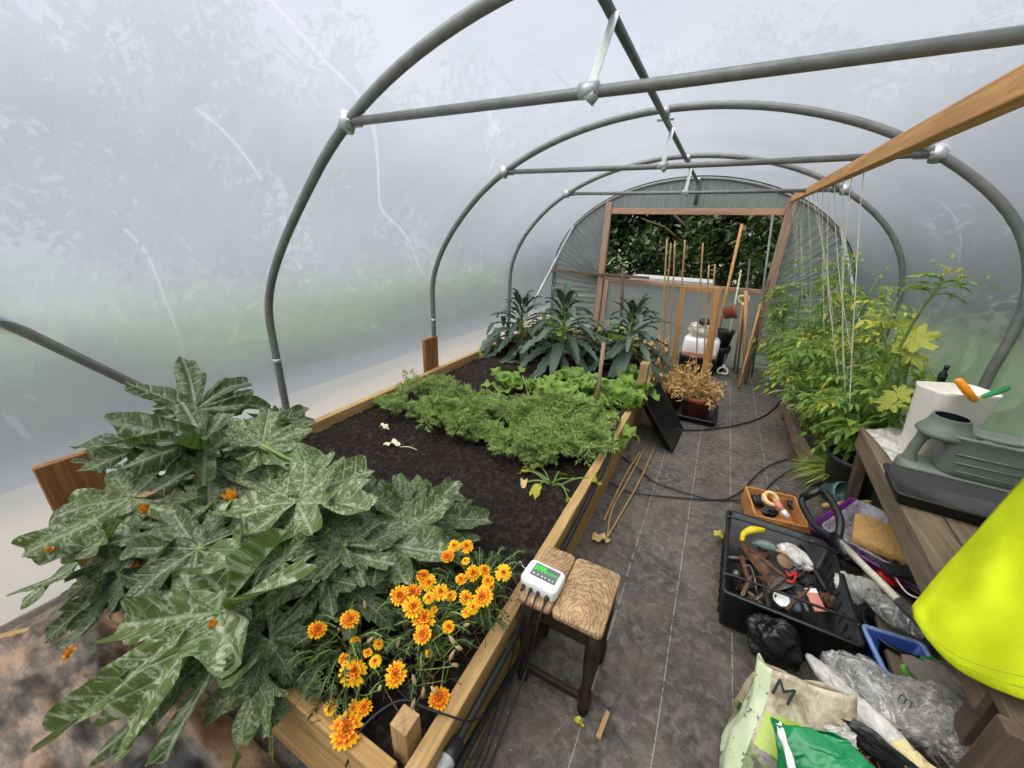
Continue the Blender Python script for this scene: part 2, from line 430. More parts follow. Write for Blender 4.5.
M_PEP = leafmat('pepper_leaf', sr(80, 116, 40), sr(164, 190, 92), .35, .45)
M_PALE = leafmat('pale_stem', sr(150, 168, 110), sr(206, 214, 168), .2, .5)
M_GRASS = leafmat('grass_blade', sr(96, 128, 44), sr(190, 200, 104), .3, .5)
M_STRAW = leafmat('dry_leaf', sr(172, 132, 76), sr(236, 208, 146), .25, .75, sr(220, 180, 100))
M_DRY = leafmat('dead_brown_stem', sr(84, 66, 44), sr(160, 132, 92), .1, .8, sr(150, 120, 70))
M_MARI = leafmat('marigold_leaf', sr(36, 56, 26), sr(80, 100, 48), .2, .5)
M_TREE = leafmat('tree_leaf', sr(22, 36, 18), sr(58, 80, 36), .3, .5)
M_WEED = leafmat('weed_leaf', sr(104, 136, 82), sr(168, 192, 130), .3, .6)
M_BARK = plain('bark', sr(74, 62, 50), .9, .4, 12, bump=.6)
def petal_mat():
    t = NT('marigold_petal')
    rr = t.n('ShaderNodeAttribute', attribute_name='rad').outputs['Fac']
    tone = t.n('ShaderNodeAttribute', attribute_name='tone').outputs['Fac']
    oi = t.n('ShaderNodeObjectInfo').outputs['Random']
    k = t.math('ADD', rr, t.math('MULTIPLY', t.math('SUBTRACT', t.math('ADD', t.math('MULTIPLY', oi, .7), t.math('MULTIPLY', tone, .3)), .5), .5))
    col = t.ramp(k, [(.0, sr(200, 120, 20)), (.2, sr(206, 76, 10)), (.46, sr(226, 88, 8)), (.62, sr(246, 176, 16)), (1, sr(253, 206, 40))])
    b = t.bsdf(col, .6, None, .25)
    tr = t.n('ShaderNodeBsdfTranslucent'); t.l(col, tr.inputs[0])
    m = t.n('ShaderNodeMixShader'); m.inputs[0].default_value = .25; t.l(b, m.inputs[1]); t.l(tr.outputs[0], m.inputs[2])
    return t.end(m.outputs[0])
M_PETAL = petal_mat()
M_BUD = leafmat('cream_bud', sr(160, 136, 92), sr(214, 196, 150), .15, .6)
M_FLOWER = leafmat('orange_blossom', sr(226, 140, 20), sr(246, 180, 40), .3, .5, sr(240, 160, 20))
M_YFLOWER = leafmat('yellow_blossom', sr(216, 196, 60), sr(240, 226, 110), .3, .5)

# ------------------------------------------------------------------ the setting
CX, AW, ZB, BH = -0.5, 1.86, 1.1, 1.25
HOOPY = [1.36, 2.90, 4.44, 5.95]
Y0, Y1 = -1.7, 5.95
def arch(s, off=0.0, y=None):
    """s 0..1 runs over the arch from the left foot to the right foot -> x, z"""
    x, z = arch0(s, off)
    if y is not None:       # the nearer hoops lean a little to the right at the shoulder
        k = min(1, max(0, (z - 1.0) / .85)); k = k * k * (3 - 2 * k)
        x += k * float(np.interp(y, [1.36, 2.9, 4.44, 5.95], [.24, .10, .04, 0]))
    return x, z
def arch0(s, off=0.0):
    leg = ZB; arc = PI * (AW + BH) / 2; tot = 2 * leg + arc
    q = s * tot
    if q < leg: return CX - AW - off, q
    if q > leg + arc: return CX + AW + off, tot - q
    a = PI - (q - leg) / arc * PI
    return CX + (AW + off) * math.cos(a), ZB + (BH + off) * math.sin(a)
LEGF = ZB / (2 * ZB + PI * (AW + BH) / 2)
def skin(name, s0, s1, ns, kind_label, mat, y0=Y0, y1=Y1, off=.035):
    ys = np.linspace(y0, y1, 60)
    P = np.zeros((ns, len(ys), 3))
    for i, s in enumerate(np.linspace(s0, s1, ns)):
        for j, y in enumerate(ys):
            ph = ((y - 1.36) / 1.54) % 1.0
            sag = .018 * math.sin(PI * ph) + .006 * math.sin(9 * y + 17 * s) * math.sin(PI * ph)
            x, z = arch(s, off - sag, y)
            P[i, j] = (x, y, max(z, -.02))
    mb = MB(); gridmesh(mb, P[:, ::-1])
    return tag(mb.build(name, mat), kind_label, None, None, 'structure')
sk = .56 / (2 * ZB + PI * (AW + BH) / 2)
skin('trim_1', 0, sk, 6, 'whiter strip of doubled polythene along the foot of the left side', M_POLYLOW)
skin('wall_left', sk, .36, 26, 'cloudy polythene side of the tunnel above the raised bed', M_POLY)
skin('ceiling', .36, .64, 26, 'cloudy polythene overhead', M_POLY)
skin('wall_right', .64, 1.0, 32, 'cloudy polythene side behind the tomato plants', M_POLY)

mb = MB(); gx = np.linspace(-2.39, 1.35, 60); gy = np.linspace(-1.7, 6.1, 120)
X, Y = np.meshgrid(gx, gy, indexing='ij')
Z = .004 * vnoise(X * 1.1, Y * 1.1, 3) + .002 * vnoise(X * 4, Y * 4, 5)
gridmesh(mb, np.stack([X, Y, Z - .006], -1)[:, ::-1])
tag(mb.build('floor', M_FLOOR), 'grey black woven weed membrane trodden with soil', kind='structure')
mb = MB(); X, Y = np.meshgrid(np.linspace(-30, 25, 60), np.linspace(-25, 40, 60), indexing='ij')
gridmesh(mb, np.stack([X, Y, X * 0 - .05], -1)[:, ::-1])
tag(mb.build('ground', M_GROUND), 'grass and bare soil outside the tunnel', kind='structure')

# pleated end wall round the doorway
PL, PR, LINZ = -1.60, .565, 1.965
def pleat(name, A, B, n, amp, dirn):
    """fan of pleats between edge A(t) and edge B(t)"""
    t = np.linspace(0, 1, n); P = np.zeros((10, n, 3))
    ph = np.cumsum(.25 + 1.0 * R.rand(n)) * .75
    for i, s in enumerate(np.linspace(0, 1, 10)):
        for j, tt in enumerate(t):
            a, b = A(tt), B(tt)
            p = a + (b - a) * s
            p[1] += amp * math.sin(ph[j]) * (1.0 - .35 * s)
            P[i, j] = p
    mb = MB(); gridmesh(mb, P)
    return tag(mb.build(name, M_POLYEND), 'pleated grey polythene end beside the doorway', kind='structure')
YE = 5.96
def hp(x=None, s=None):
    X, Z = arch(s, 0); return np.array([X, YE, Z])
def sfor(x):
    lo, hi = LEGF, 1 - LEGF
    for _ in range(40):
        m = (lo + hi) / 2
        if arch(m)[0] < x: lo = m
        else: hi = m
    return lo
sL, sR = sfor(PL), sfor(PR)
def scurve(t): return .5 + .5 * math.copysign(abs(2 * t - 1) ** 2.0, 2 * t - 1)
pleat('wall_end_left', lambda t: np.array([PL - .02, YE, 2.02 * scurve(t)]), lambda t: hp(s=sL * t ** .9), 300, .03, 0)
pleat('wall_end_right', lambda t: np.array([PR + .02, YE, 2.02 * scurve(t)]), lambda t: hp(s=1 - (1 - sR) * t ** .9), 300, .03, 0)
pleat('wall_end_top', lambda t: np.array([PL + (PR - PL) * t, YE, LINZ]), lambda t: hp(s=sL + (sR - sL) * t), 260, .018, 1)
mb = MB(); X, Z = np.meshgrid(np.linspace(PL, PR, 40), np.linspace(0, 1.06, 12), indexing='ij')
gridmesh(mb, np.stack([X, YE + .012 * vnoise(X * 2, Z, 8), Z], -1))
tag(mb.build('wall_end_low', M_POLYEND), 'grey polythene panel below the rail of the doorway', kind='structure')

for nm, x0_, x1_ in (('wall_near_left', -2.4, -1.55), ('wall_near_right', .55, 1.5)):       # the near end has an open doorway too
    mb = MB(); P = np.zeros((16, 12, 3))
    for i, x in enumerate(np.linspace(max(x0_, CX - AW - .03), min(x1_, CX + AW + .03), 16)):
        zt = ZB + (BH + .03) * math.sqrt(max(0, 1 - ((x - CX) / (AW + .03)) ** 2))
        for j, f in enumerate(np.linspace(0, 1, 12)): P[i, j] = (x, -1.7, zt * f)
    gridmesh(mb, P); tag(mb.build(nm, M_POLY), 'polythene end beside the doorway behind the viewer', kind='structure')

d1 = thing('door_1', None, None, (PL, YE, 0)); d1['kind'] = 'structure'; d1['label'] = 'timber framed open doorway at the far end'
mb = MB(); box(mb, (PL, YE - .03, 1.04), (.085, .06, 2.08)); mb.build('post', W_FRAME_Z, d1, False, .004)
mb = MB(); box(mb, (PR, YE - .03, 1.05), (.095, .06, 2.12)); mb.build('post', W_FRAME_Z, d1, False, .004)
mb = MB(); box(mb, ((PL + PR) / 2, YE - .025, LINZ), (PR - PL - .1, .05, .075)); mb.build('lintel', W_FRAME_X, d1, False, .004)
mb = MB(); box(mb, ((PL + PR) / 2, YE - .025, 1.03), (PR - PL - .1, .04, .05)); mb.build('rail', W_FRAME_X, d1, False, .004)
mb = MB(); box(mb, (PL - .05, YE - .07, 1.10), (1.5, .03, .035)); mb.build('rail', W_OLD_X, d1, False, .003)
mb = MB(); box(mb, (PL + .1, YE - .045, .52), (.06, .04, 1.0)); mb.build('upright', W_FRAME_Z, d1, False, .003)

# ------------------------------------------------------------------ steel frame of the tunnel
HL = ['nearest bent steel hoop rising behind the courgette leaves', 'second steel hoop with its foot behind the upright board stake',
      'third steel hoop arching over the kale', 'last steel hoop framing the pleated end wall']
for i, y in enumerate(HOOPY):
    h = thing('steel_hoop', HL[i], 'hoop', (CX, y, 0), 'steel hoops of the tunnel')
    mb = MB(); P = []
    for s in np.linspace(0, 1, 90):
        x, z = arch(s, 0, y); P.append((x, y, z))
    tube(mb, P, .022, 12); mb.build('tube', M_STEEL, h)
    for sx in (-1, 1):
        mb = MB(); z = .80; tube(mb, [(CX + sx * AW, y, z), (CX + sx * AW, y, z + .03)], .0245, 12)
        mb.build('joint_sleeve', M_ZINC, h)
TB = ['nearest steel tie bar crossing right under the roof', 'middle steel tie bar between the two sides', 'farthest and shortest looking steel tie bar']
for i, y in enumerate(HOOPY[:3]):
    z = 2.02 if i == 0 else 2.045; u = AW * math.sqrt(1 - ((z - ZB) / BH) ** 2)
    CT = CX + [.24, .10, .04][i]
    t = thing('tie_bar', TB[i], 'bar', (CT, y, z), 'tie bars across the hoops')
    mb = MB(); tube(mb, [(CT - u + .02, y, z), (CT, y, z - .006), (CT + u - .02, y, z)], .0165, 10); mb.build('tube', M_STEEL, t)
    for sx in (-1, 1):
        mb = MB(); c = np.array([CT + sx * (u + .005), y, z])
        box(mb, c + [-sx * .045, 0, 0], (.085, .006, .045)); tube(mb, [c + [0, -.012, -.03], c + [0, .012, .03]], .034, 10)
        tube(mb, [c + [-sx * .03, -.03, 0], c + [-sx * .03, .03, 0]], .007, 6)
        mb.build('clamp', M_ZINC, t)
    mb = MB(); beam(mb, (CX + .02, y + .23, 2.30), (CX + .03, y + .01, z + .01), .028, .004, (1, 0, 0)); mb.build('hanger_strap', M_ZINC, t, False)
    mb = MB(); tube(mb, [(CX + .03, y - .0, z - .03), (CX + .055, y, z)], .02, 8); tube(mb, [(CX + .0, y, z), (CX + .06, y, z)], .0225, 10); mb.build('strap_clip', M_ZINC, t)
rg = thing('ridge_pole', 'long steel ridge pole under the top of the hoops', 'pole', (CX, 2, 2.31))
mb = MB(); tube(mb, [(CX, Y0, 2.305), (CX, Y1, 2.305)], .0175, 10); mb.build('tube', M_STEELD, rg)
for y in HOOPY:
    mb = MB(); box(mb, (CX, y, 2.335), (.05, .06, .05)); tube(mb, [(CX - .05, y + .03, 2.3), (CX + .05, y + .03, 2.3)], .007, 6); mb.build('clamp', M_ZINC, rg)
mb = MB(); tube(mb, [(CX + .02, Y1 - .03, 2.3), (CX + .02, Y1 - .03, 2.04)], .02, 8)
single(mb, 'drop_tube', M_STEELD, 'short upright steel tube between ridge and door lintel', 'tube')
mb = MB(); a = ax(0, 320, -2.34); b = ax(170, 402, -2.34); d = (b - a)
tube(mb, [a - d * 1.6, a, b, b + d * (b[2] - .03) / -d[2]], .021, 10)
single(mb, 'brace_tube', M_STEEL, 'sloping steel brace low on the left behind courgette leaves', 'tube')
for (p0, p1, lab) in ((ay(573, 227, 5.93), ay(541, 288, 4.9), 'slim grey brace at the left of the pleated end wall'),
                      (ay(841, 229, 5.93), ay(858, 312, 4.9), 'slim pale brace among tomato tops right of the doorway')):
    mb = MB(); tube(mb, [p0, p1, p1 + (p1 - p0) * .2], .018, 8); single(mb, 'brace_tube', M_ZINC, lab, 'tube', 'braces of the end hoop')
# timber crop rail
ra = np.array([.555, 5.88, 2.10]); rb = np.array([.425, 1.2, 1.89]); rd = (rb - ra)
mb = MB(); beam(mb, ra, ra + rd * 1.35, .06, .045); RAILO = single(mb, 'crop_rail', W_RAIL, 'orange brown timber rail running under the roof on the right', 'rail', smooth=False, bevel=.004)
def railp(y): return ra + rd * ((y - ra[1]) / rd[1])

# ------------------------------------------------------------------ raised bed
BX0, BX1, BY0, BY1, BZ = -2.30, -.435, .34, 5.3, .35
bed = thing('raised_bed', 'long timber raised bed full of vegetables on the left', 'planter', (-1.37, 2.8, 0))
mb = MB(); box(mb, (BX1, (BY0 + 3.28) / 2, BZ / 2 + .09), (.05, 3.28 - BY0, .17)); mb.build('side_board', W_BED_Y, bed, False, .004)
mb = MB(); box(mb, (BX1 - .003, (BY0 + 3.28) / 2, .088), (.05, 3.28 - BY0, .172)); mb.build('side_board', W_BED_Y, bed, False, .004)
mb = MB(); box(mb, (BX1 - .01, (3.32 + BY1) / 2, BZ / 2 - .015), (.05, BY1 - 3.32, BZ - .03)); mb.build('side_board', W_BED_Y, bed, False, .004)
mb = MB(); box(mb, (BX0, (BY0 + BY1) / 2, BZ / 2), (.05, BY1 - BY0, BZ)); mb.build('side_board', W_BED_Y, bed, False, .004)
mb = MB(); box(mb, ((BX0 + BX1) / 2 - .01, BY0 + .022, BZ / 2 + .085), (BX1 - BX0 - .08, .045, .165)); mb.build('end_board', W_BED_X, bed, False, .004)
mb = MB(); box(mb, ((BX0 + BX1) / 2 - .01, BY0 + .024, .083), (BX1 - BX0 - .08, .045, .166)); mb.build('end_board', W_BED_X, bed, False, .004)
mb = MB(); box(mb, ((BX0 + BX1) / 2, BY1, BZ / 2), (BX1 - BX0, .045, BZ)); mb.build('end_board', W_BED_X, bed, False, .004)
mb = MB(); box(mb, (BX1 - .065, BY0 + .095, .21), (.055, .055, .42)); mb.build('corner_post', W_BED_Z, bed, False, .003)
mb = MB(); box(mb, (BX1 - .0, 3.36, .30), (.07, .10, .62)); mb.build('joint_post', W_BED_Z, bed, False, .004)
mb = MB(); box(mb, (BX0 + .055, 3.6, .15), (.05, .05, .34)); mb.build('side_post', W_BED_Z, bed, False, .004)
mb = MB(); X, Y = np.meshgrid(np.linspace(BX0 + .02, BX1 - .02, 190), np.linspace(BY0 + .04, BY1 - .02, 420), indexing='ij')
SOILZ = lambda x, y: .275 + .018 * vnoise(x * .8, y * .8, 21)
Z = SOILZ(X, Y) + .010 * vnoise(X * 5, Y * 5, 22, 5) + .011 * R.rand(*X.shape) * (R.rand(*X.shape) > .55)
gridmesh(mb, np.stack([X, Y, Z], -1)[:, ::-1])
tag(mb.build('soil', M_SOIL), 'dark crumbly soil filling the raised bed', 'soil', kind='stuff')
for (px, py0, lab, yc, z0, z1) in ((427, 350, 'upright plank end nailed to far left edge of the bed', 2.82, .1, .66),
                                   (60, 460, 'upright plank end among courgette leaves at the near left corner', .38, .1, .64)):
    mb = MB(); box(mb, (BX0 - .045, yc, (z0 + z1) / 2), (.035, .19, z1 - z0)); single(mb, 'plank_stake', W_STAKE, lab, 'stake', smooth=False, bevel=.003)

# ------------------------------------------------------------------ foliage tools
UP = np.array([0, 0, 1.0])
def frame(axis, normal):
    a = _unit(axis); n = np.asarray(normal, float); n = _unit(n - n.dot(a) * a); return a, np.cross(n, a), n
def squash_leaf(mb, base, tip, normal, wid=1.0, lobed=.6, cup=.0, droop=.15, seed=0, tone=None, nth=190, nr=9):
    """blade whose stalk joins at base; tip is the end of the middle lobe"""
    rs = np.random.RandomState(seed)
    base = np.asarray(base, float); tip = np.asarray(tip, float); L = np.linalg.norm(tip - base)
    A, S, N = frame(tip - base, normal)
    th = np.linspace(-2.86, 2.86, nth)
    cen = np.array([0, .92, -.92, 1.80, -1.80, 2.58, -2.58]) + rs.randn(7) * .05
    cs = np.sort(cen); bnd = (cs[1:] + cs[:-1]) / 2
    near = np.argmin(np.abs(th[:, None] - cen[None]), axis=1); dn = np.abs(th - cen[near])
    env = np.interp(np.abs(th), [0, .92, 1.8, 2.58, 2.9], [1, .92, .80, .66, .55]) * (1 + rs.randn(7)[near] * .05)
    depth = .18 + .50 * lobed * (1 + .25 * rs.randn(6)); nw = .10 + .10 * lobed
    notch = (depth[None] * np.exp(-np.abs((th[:, None] - bnd[None]) / nw) ** 1.6)).max(1)
    r = env * (1 - notch) * (1 - .10 * (dn / .46) ** 2)
    r = r * (1 - (.10 + .14 * lobed) * np.exp(-((dn - .25) / .06) ** 2)) + .075 * (np.abs(((th * 5.2 + rs.rand()) % 1.0) - .5) * 2 - .5)
    rho = np.linspace(0, 1, nr) ** .85
    RR = rho[:, None] * r[None]; TH = np.broadcast_to(th, RR.shape)
    x = RR * np.cos(TH); y = RR * np.sin(TH) * wid
    c = cen[near][None]; T = RR * np.cos(TH - c); D = np.abs(RR * np.sin(TH - c))
    ph = rs.rand(4) * 6.28
    z = cup * RR ** 2 - droop * np.maximum(x, 0) ** 2 * RR
    z = z + .055 * np.minimum(D, .25) / .25 * (RR ** .5) - .03           # blade swells up between sunken veins
    z = z + (.06 * np.sin(TH * 7 + ph[0]) + .04 * np.sin(TH * 15 + ph[1])) * rho[:, None] ** 2.2
    z = z + .09 * vnoise(x * .55 + ph[2], y * .55 + ph[3], seed % 97, 3) * rho[:, None]
    P = base + L * (x[..., None] * A + y[..., None] * S + z[..., None] * N)
    t = rs.rand() if tone is None else tone
    lxy = np.stack([x + seed * 1.37, y + seed * .71, x * 0], -1).reshape(-1, 3)
    td = np.stack([T, D, T * 0], -1).reshape(-1, 3)
    gridmesh(mb, P, lxy=lxy, td=td, tone=np.full(P.shape[0] * P.shape[1], t))
def strip_leaf(mb, pts, widths, normal=UP, fold=.25, wave=0.0, nw=5, seed=0, tone=.5, wn=6):
    """long blade along a curve; widths are half widths along it"""
    P = np.asarray(pts, float); n = len(P); rs = np.random.RandomState(seed)
    T = np.gradient(P, axis=0); T /= np.linalg.norm(T, axis=1)[:, None] + 1e-9
    S = np.cross(T, normal); bad = np.linalg.norm(S, axis=1) < 1e-3; S[bad] = [1, 0, 0]
    S /= np.linalg.norm(S, axis=1)[:, None]; N = np.cross(S, T)
    w = np.interp(np.linspace(0, 1, n), np.linspace(0, 1, len(widths)), widths)
    q = np.linspace(-1, 1, nw); tt = np.linspace(0, 1, n)
    ph = rs.rand(2) * 6.28
    wv = wave * np.sin(tt[:, None] * wn * 6.28 + ph[0] + (q[None] > 0) * ph[1]) * np.abs(q[None]) ** 2
    G = P[:, None] + S[:, None] * (q[None, :, None] * w[:, None, None]) + N[:, None] * ((np.abs(q)[None] * fold * w[:, None] + wv * w[:, None])[..., None])
    gridmesh(mb, G, tone=np.full(n * nw, tone))
def arcpts(base, az_, L, rise, droop, n=9, start=.2):
    """curve that leaves base towards azimuth az_, climbing then drooping"""
    t = np.linspace(0, 1, n); d = np.array([math.cos(az_), math.sin(az_), 0])
    h = L * (t * math.cos(rise)) ; z = L * (t * math.sin(rise)) - droop * L * t ** 2.2
    return np.asarray(base) + h[:, None] * d + z[:, None] * UP
# simple lanceolate leaflet template: 8 verts
_LT = np.array([[0, 0, 0], [.25, .5, .06], [.3, 0, -.03], [.25, -.5, .06], [.62, .42, .0], [.66, 0, -.07], [.62, -.42, .0], [1, 0, -.14]])
_LF = np.array([[0, 2, 1, 1], [0, 3, 2, 2], [1, 2, 5, 4], [2, 3, 6, 5], [4, 5, 7, 7], [5, 6, 7, 7]])
_LF = [[0, 2, 1], [0, 3, 2], [1, 2, 5, 4], [2, 3, 6, 5], [4, 5, 7], [5, 6, 7]]
def leaflets(mb, base, ax_, nrm, L, W, tone):
    """many leaflets at once: arrays (n,3),(n,3),(n,3),(n,),(n,),(n,)"""
    n = len(base)
    if n == 0: return
    A = ax_ / (np.linalg.norm(ax_, axis=1)[:, None] + 1e-9)
    N = nrm - (nrm * A).sum(1)[:, None] * A; N /= np.linalg.norm(N, axis=1)[:, None] + 1e-9
    S = np.cross(N, A)
    V = base[:, None] + L[:, None, None] * _LT[None, :, 0, None] * A[:, None] + W[:, None, None] * _LT[None, :, 1, None] * S[:, None] + L[:, None, None] * _LT[None, :, 2, None] * N[:, None]
    F = []
    for i in range(n):
        o = i * 8
        for f in _LF: F.append([o + k for k in f])
    mb.add(V.reshape(-1, 3), F, tone=np.repeat(tone, 8))
def compound(mb, sm, pts, n, L, W, tone, rs, spread=1.0, droop=.3):
    """pinnate leaf along a curve"""
    P = np.asarray(pts); tube(sm, P, [.003, .0015], 4, False, tone=tone)
    T = np.gradient(P, axis=0)
    B = []; A = []; N = []; LL = []; WW = []; TT = []
    for k in range(n):
        t = .3 + .7 * k / max(1, n - 1); i = t * (len(P) - 1); i0 = int(min(i, len(P) - 2)); p = P[i0] + (P[i0 + 1] - P[i0]) * (i - i0)
        d = _unit(T[i0]); s = _unit(np.cross(d, UP) + 1e-6)
        for sg in ((-1, 1) if k < n - 1 else (0,)):
            a = d * (.55 if sg else 1) + s * sg * spread + rs.randn(3) * .18 - UP * droop * rs.rand()
            B.append(p); A.append(a); N.append(UP + rs.randn(3) * .35); f = (.75 + .5 * rs.rand()) * (1.15 if sg == 0 else 1)
            LL.append(L * f); WW.append(W * f); TT.append(tone + .2 * rs.randn())
    leaflets(mb, np.array(B), np.array(A), np.array(N), np.array(LL), np.array(WW), np.clip(np.array(TT), 0, 1))

# ------------------------------------------------------------------ trees and weeds outside
def make_tree(name, label, loc, h, rad, nleaf, leaf, seed, low=.1, group=None, mat=None):
    rs = np.random.RandomState(seed); loc = np.asarray(loc, float)
    t = thing(name, label, 'tree', loc, group)
    mb = MB(); tube(mb, loc + spline([(0, 0, 0), (.1, .05, h * .3), (-.1, .1, h * .6), (0, 0, h * .9)]), [rad * .08, rad * .02], 8)
    for k in range(9):
        a = rs.rand() * 6.28; z0 = h * (.2 + .6 * rs.rand()); e = np.array([math.cos(a), math.sin(a), .5]) * rad * (.6 + .3 * rs.rand())
        tube(mb, loc + np.array([(0, 0, z0), e * .5 + (0, 0, z0 + .1), e + (0, 0, z0)]), [rad * .035, rad * .008], 5)
    mb.build('trunk', M_BARK, t)
    nb = 46; C = rs.randn(nb, 3); C /= np.linalg.norm(C, axis=1)[:, None]; C *= (rs.rand(nb, 1) ** .4)
    C = C * np.array([rad, rad, h * .5 * (1 - low)]) * .85 + np.array([0, 0, h * (.5 + low / 2)])
    k = rs.randint(0, nb, nleaf); Q = rs.randn(nleaf, 3); Q /= np.linalg.norm(Q, axis=1)[:, None]
    Bp = C[k] + Q * (rs.rand(nleaf, 1) ** .5) * rad * .36
    Bp[:, 2] = np.maximum(Bp[:, 2], .05)
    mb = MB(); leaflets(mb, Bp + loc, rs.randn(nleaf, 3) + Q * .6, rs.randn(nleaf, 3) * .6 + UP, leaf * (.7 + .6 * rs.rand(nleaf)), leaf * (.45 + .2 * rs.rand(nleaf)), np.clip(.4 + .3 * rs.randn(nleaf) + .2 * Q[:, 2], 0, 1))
    mb.build('crown', mat or M_TREE, t)
    return t
TG = 'dark trees beyond the open doorway'
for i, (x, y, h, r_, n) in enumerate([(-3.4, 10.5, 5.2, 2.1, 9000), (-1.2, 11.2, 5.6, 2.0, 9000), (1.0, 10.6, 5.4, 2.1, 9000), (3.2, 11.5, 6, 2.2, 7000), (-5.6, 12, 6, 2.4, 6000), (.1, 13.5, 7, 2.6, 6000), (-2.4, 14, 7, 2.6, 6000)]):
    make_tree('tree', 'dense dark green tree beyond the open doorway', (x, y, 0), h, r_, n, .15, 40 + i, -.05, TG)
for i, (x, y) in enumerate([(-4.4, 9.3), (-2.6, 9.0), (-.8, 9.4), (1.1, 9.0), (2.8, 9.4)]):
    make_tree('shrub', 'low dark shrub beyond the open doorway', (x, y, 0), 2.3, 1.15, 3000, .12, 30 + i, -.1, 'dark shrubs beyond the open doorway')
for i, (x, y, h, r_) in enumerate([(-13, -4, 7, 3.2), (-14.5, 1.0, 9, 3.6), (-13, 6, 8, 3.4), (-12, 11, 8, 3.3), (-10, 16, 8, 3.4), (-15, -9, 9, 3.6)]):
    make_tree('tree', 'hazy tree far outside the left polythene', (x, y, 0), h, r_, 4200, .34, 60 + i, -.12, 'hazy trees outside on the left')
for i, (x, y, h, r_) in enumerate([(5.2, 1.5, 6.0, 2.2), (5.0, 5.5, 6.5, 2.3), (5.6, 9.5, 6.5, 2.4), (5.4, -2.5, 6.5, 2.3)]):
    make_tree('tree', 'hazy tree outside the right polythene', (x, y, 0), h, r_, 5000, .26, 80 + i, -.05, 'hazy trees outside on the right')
rs = np.random.RandomState(5)
mb = MB(); n = 15000
Bp = np.stack([-4.6 - 5 * rs.rand(n) ** 1.5, -3 + 13 * rs.rand(n), 0 * rs.rand(n)], 1)
hh = .35 + .55 * np.clip(vnoise(Bp[:, 0] * .25, Bp[:, 1] * .25, 9, 3) + .4, 0, 1.4)
Bp[:, 2] = hh * rs.rand(n) - .05
leaflets(mb, Bp, rs.randn(n, 3) * .7 + UP * .9, rs.randn(n, 3) + UP, .16 + .2 * rs.rand(n), .06 + .06 * rs.rand(n), rs.rand(n))
tag(mb.build('undergrowth', M_WEED), 'pale green weeds growing outside the left polythene', 'weeds', kind='stuff')
rs = np.random.RandomState(6)
mb = MB(); n = 5000
Bp = np.stack([1.9 + 2.2 * rs.rand(n), -1 + 8 * rs.rand(n), rs.rand(n) * .6], 1)
leaflets(mb, Bp, rs.randn(n, 3) * .7 + UP * .9, rs.randn(n, 3) + UP, .16 + .2 * rs.rand(n), .06 + .06 * rs.rand(n), rs.rand(n))
tag(mb.build('undergrowth', M_WEED), 'green weeds growing outside the right polythene', 'weeds', kind='stuff')

# ------------------------------------------------------------------ courgettes
toC = lambda p: _unit(CAM - p)
CROWN = {'a': (-1.72, .62, .29), 'b': (-1.12, .86, .29), 'c': (-1.02, .50, .29)}
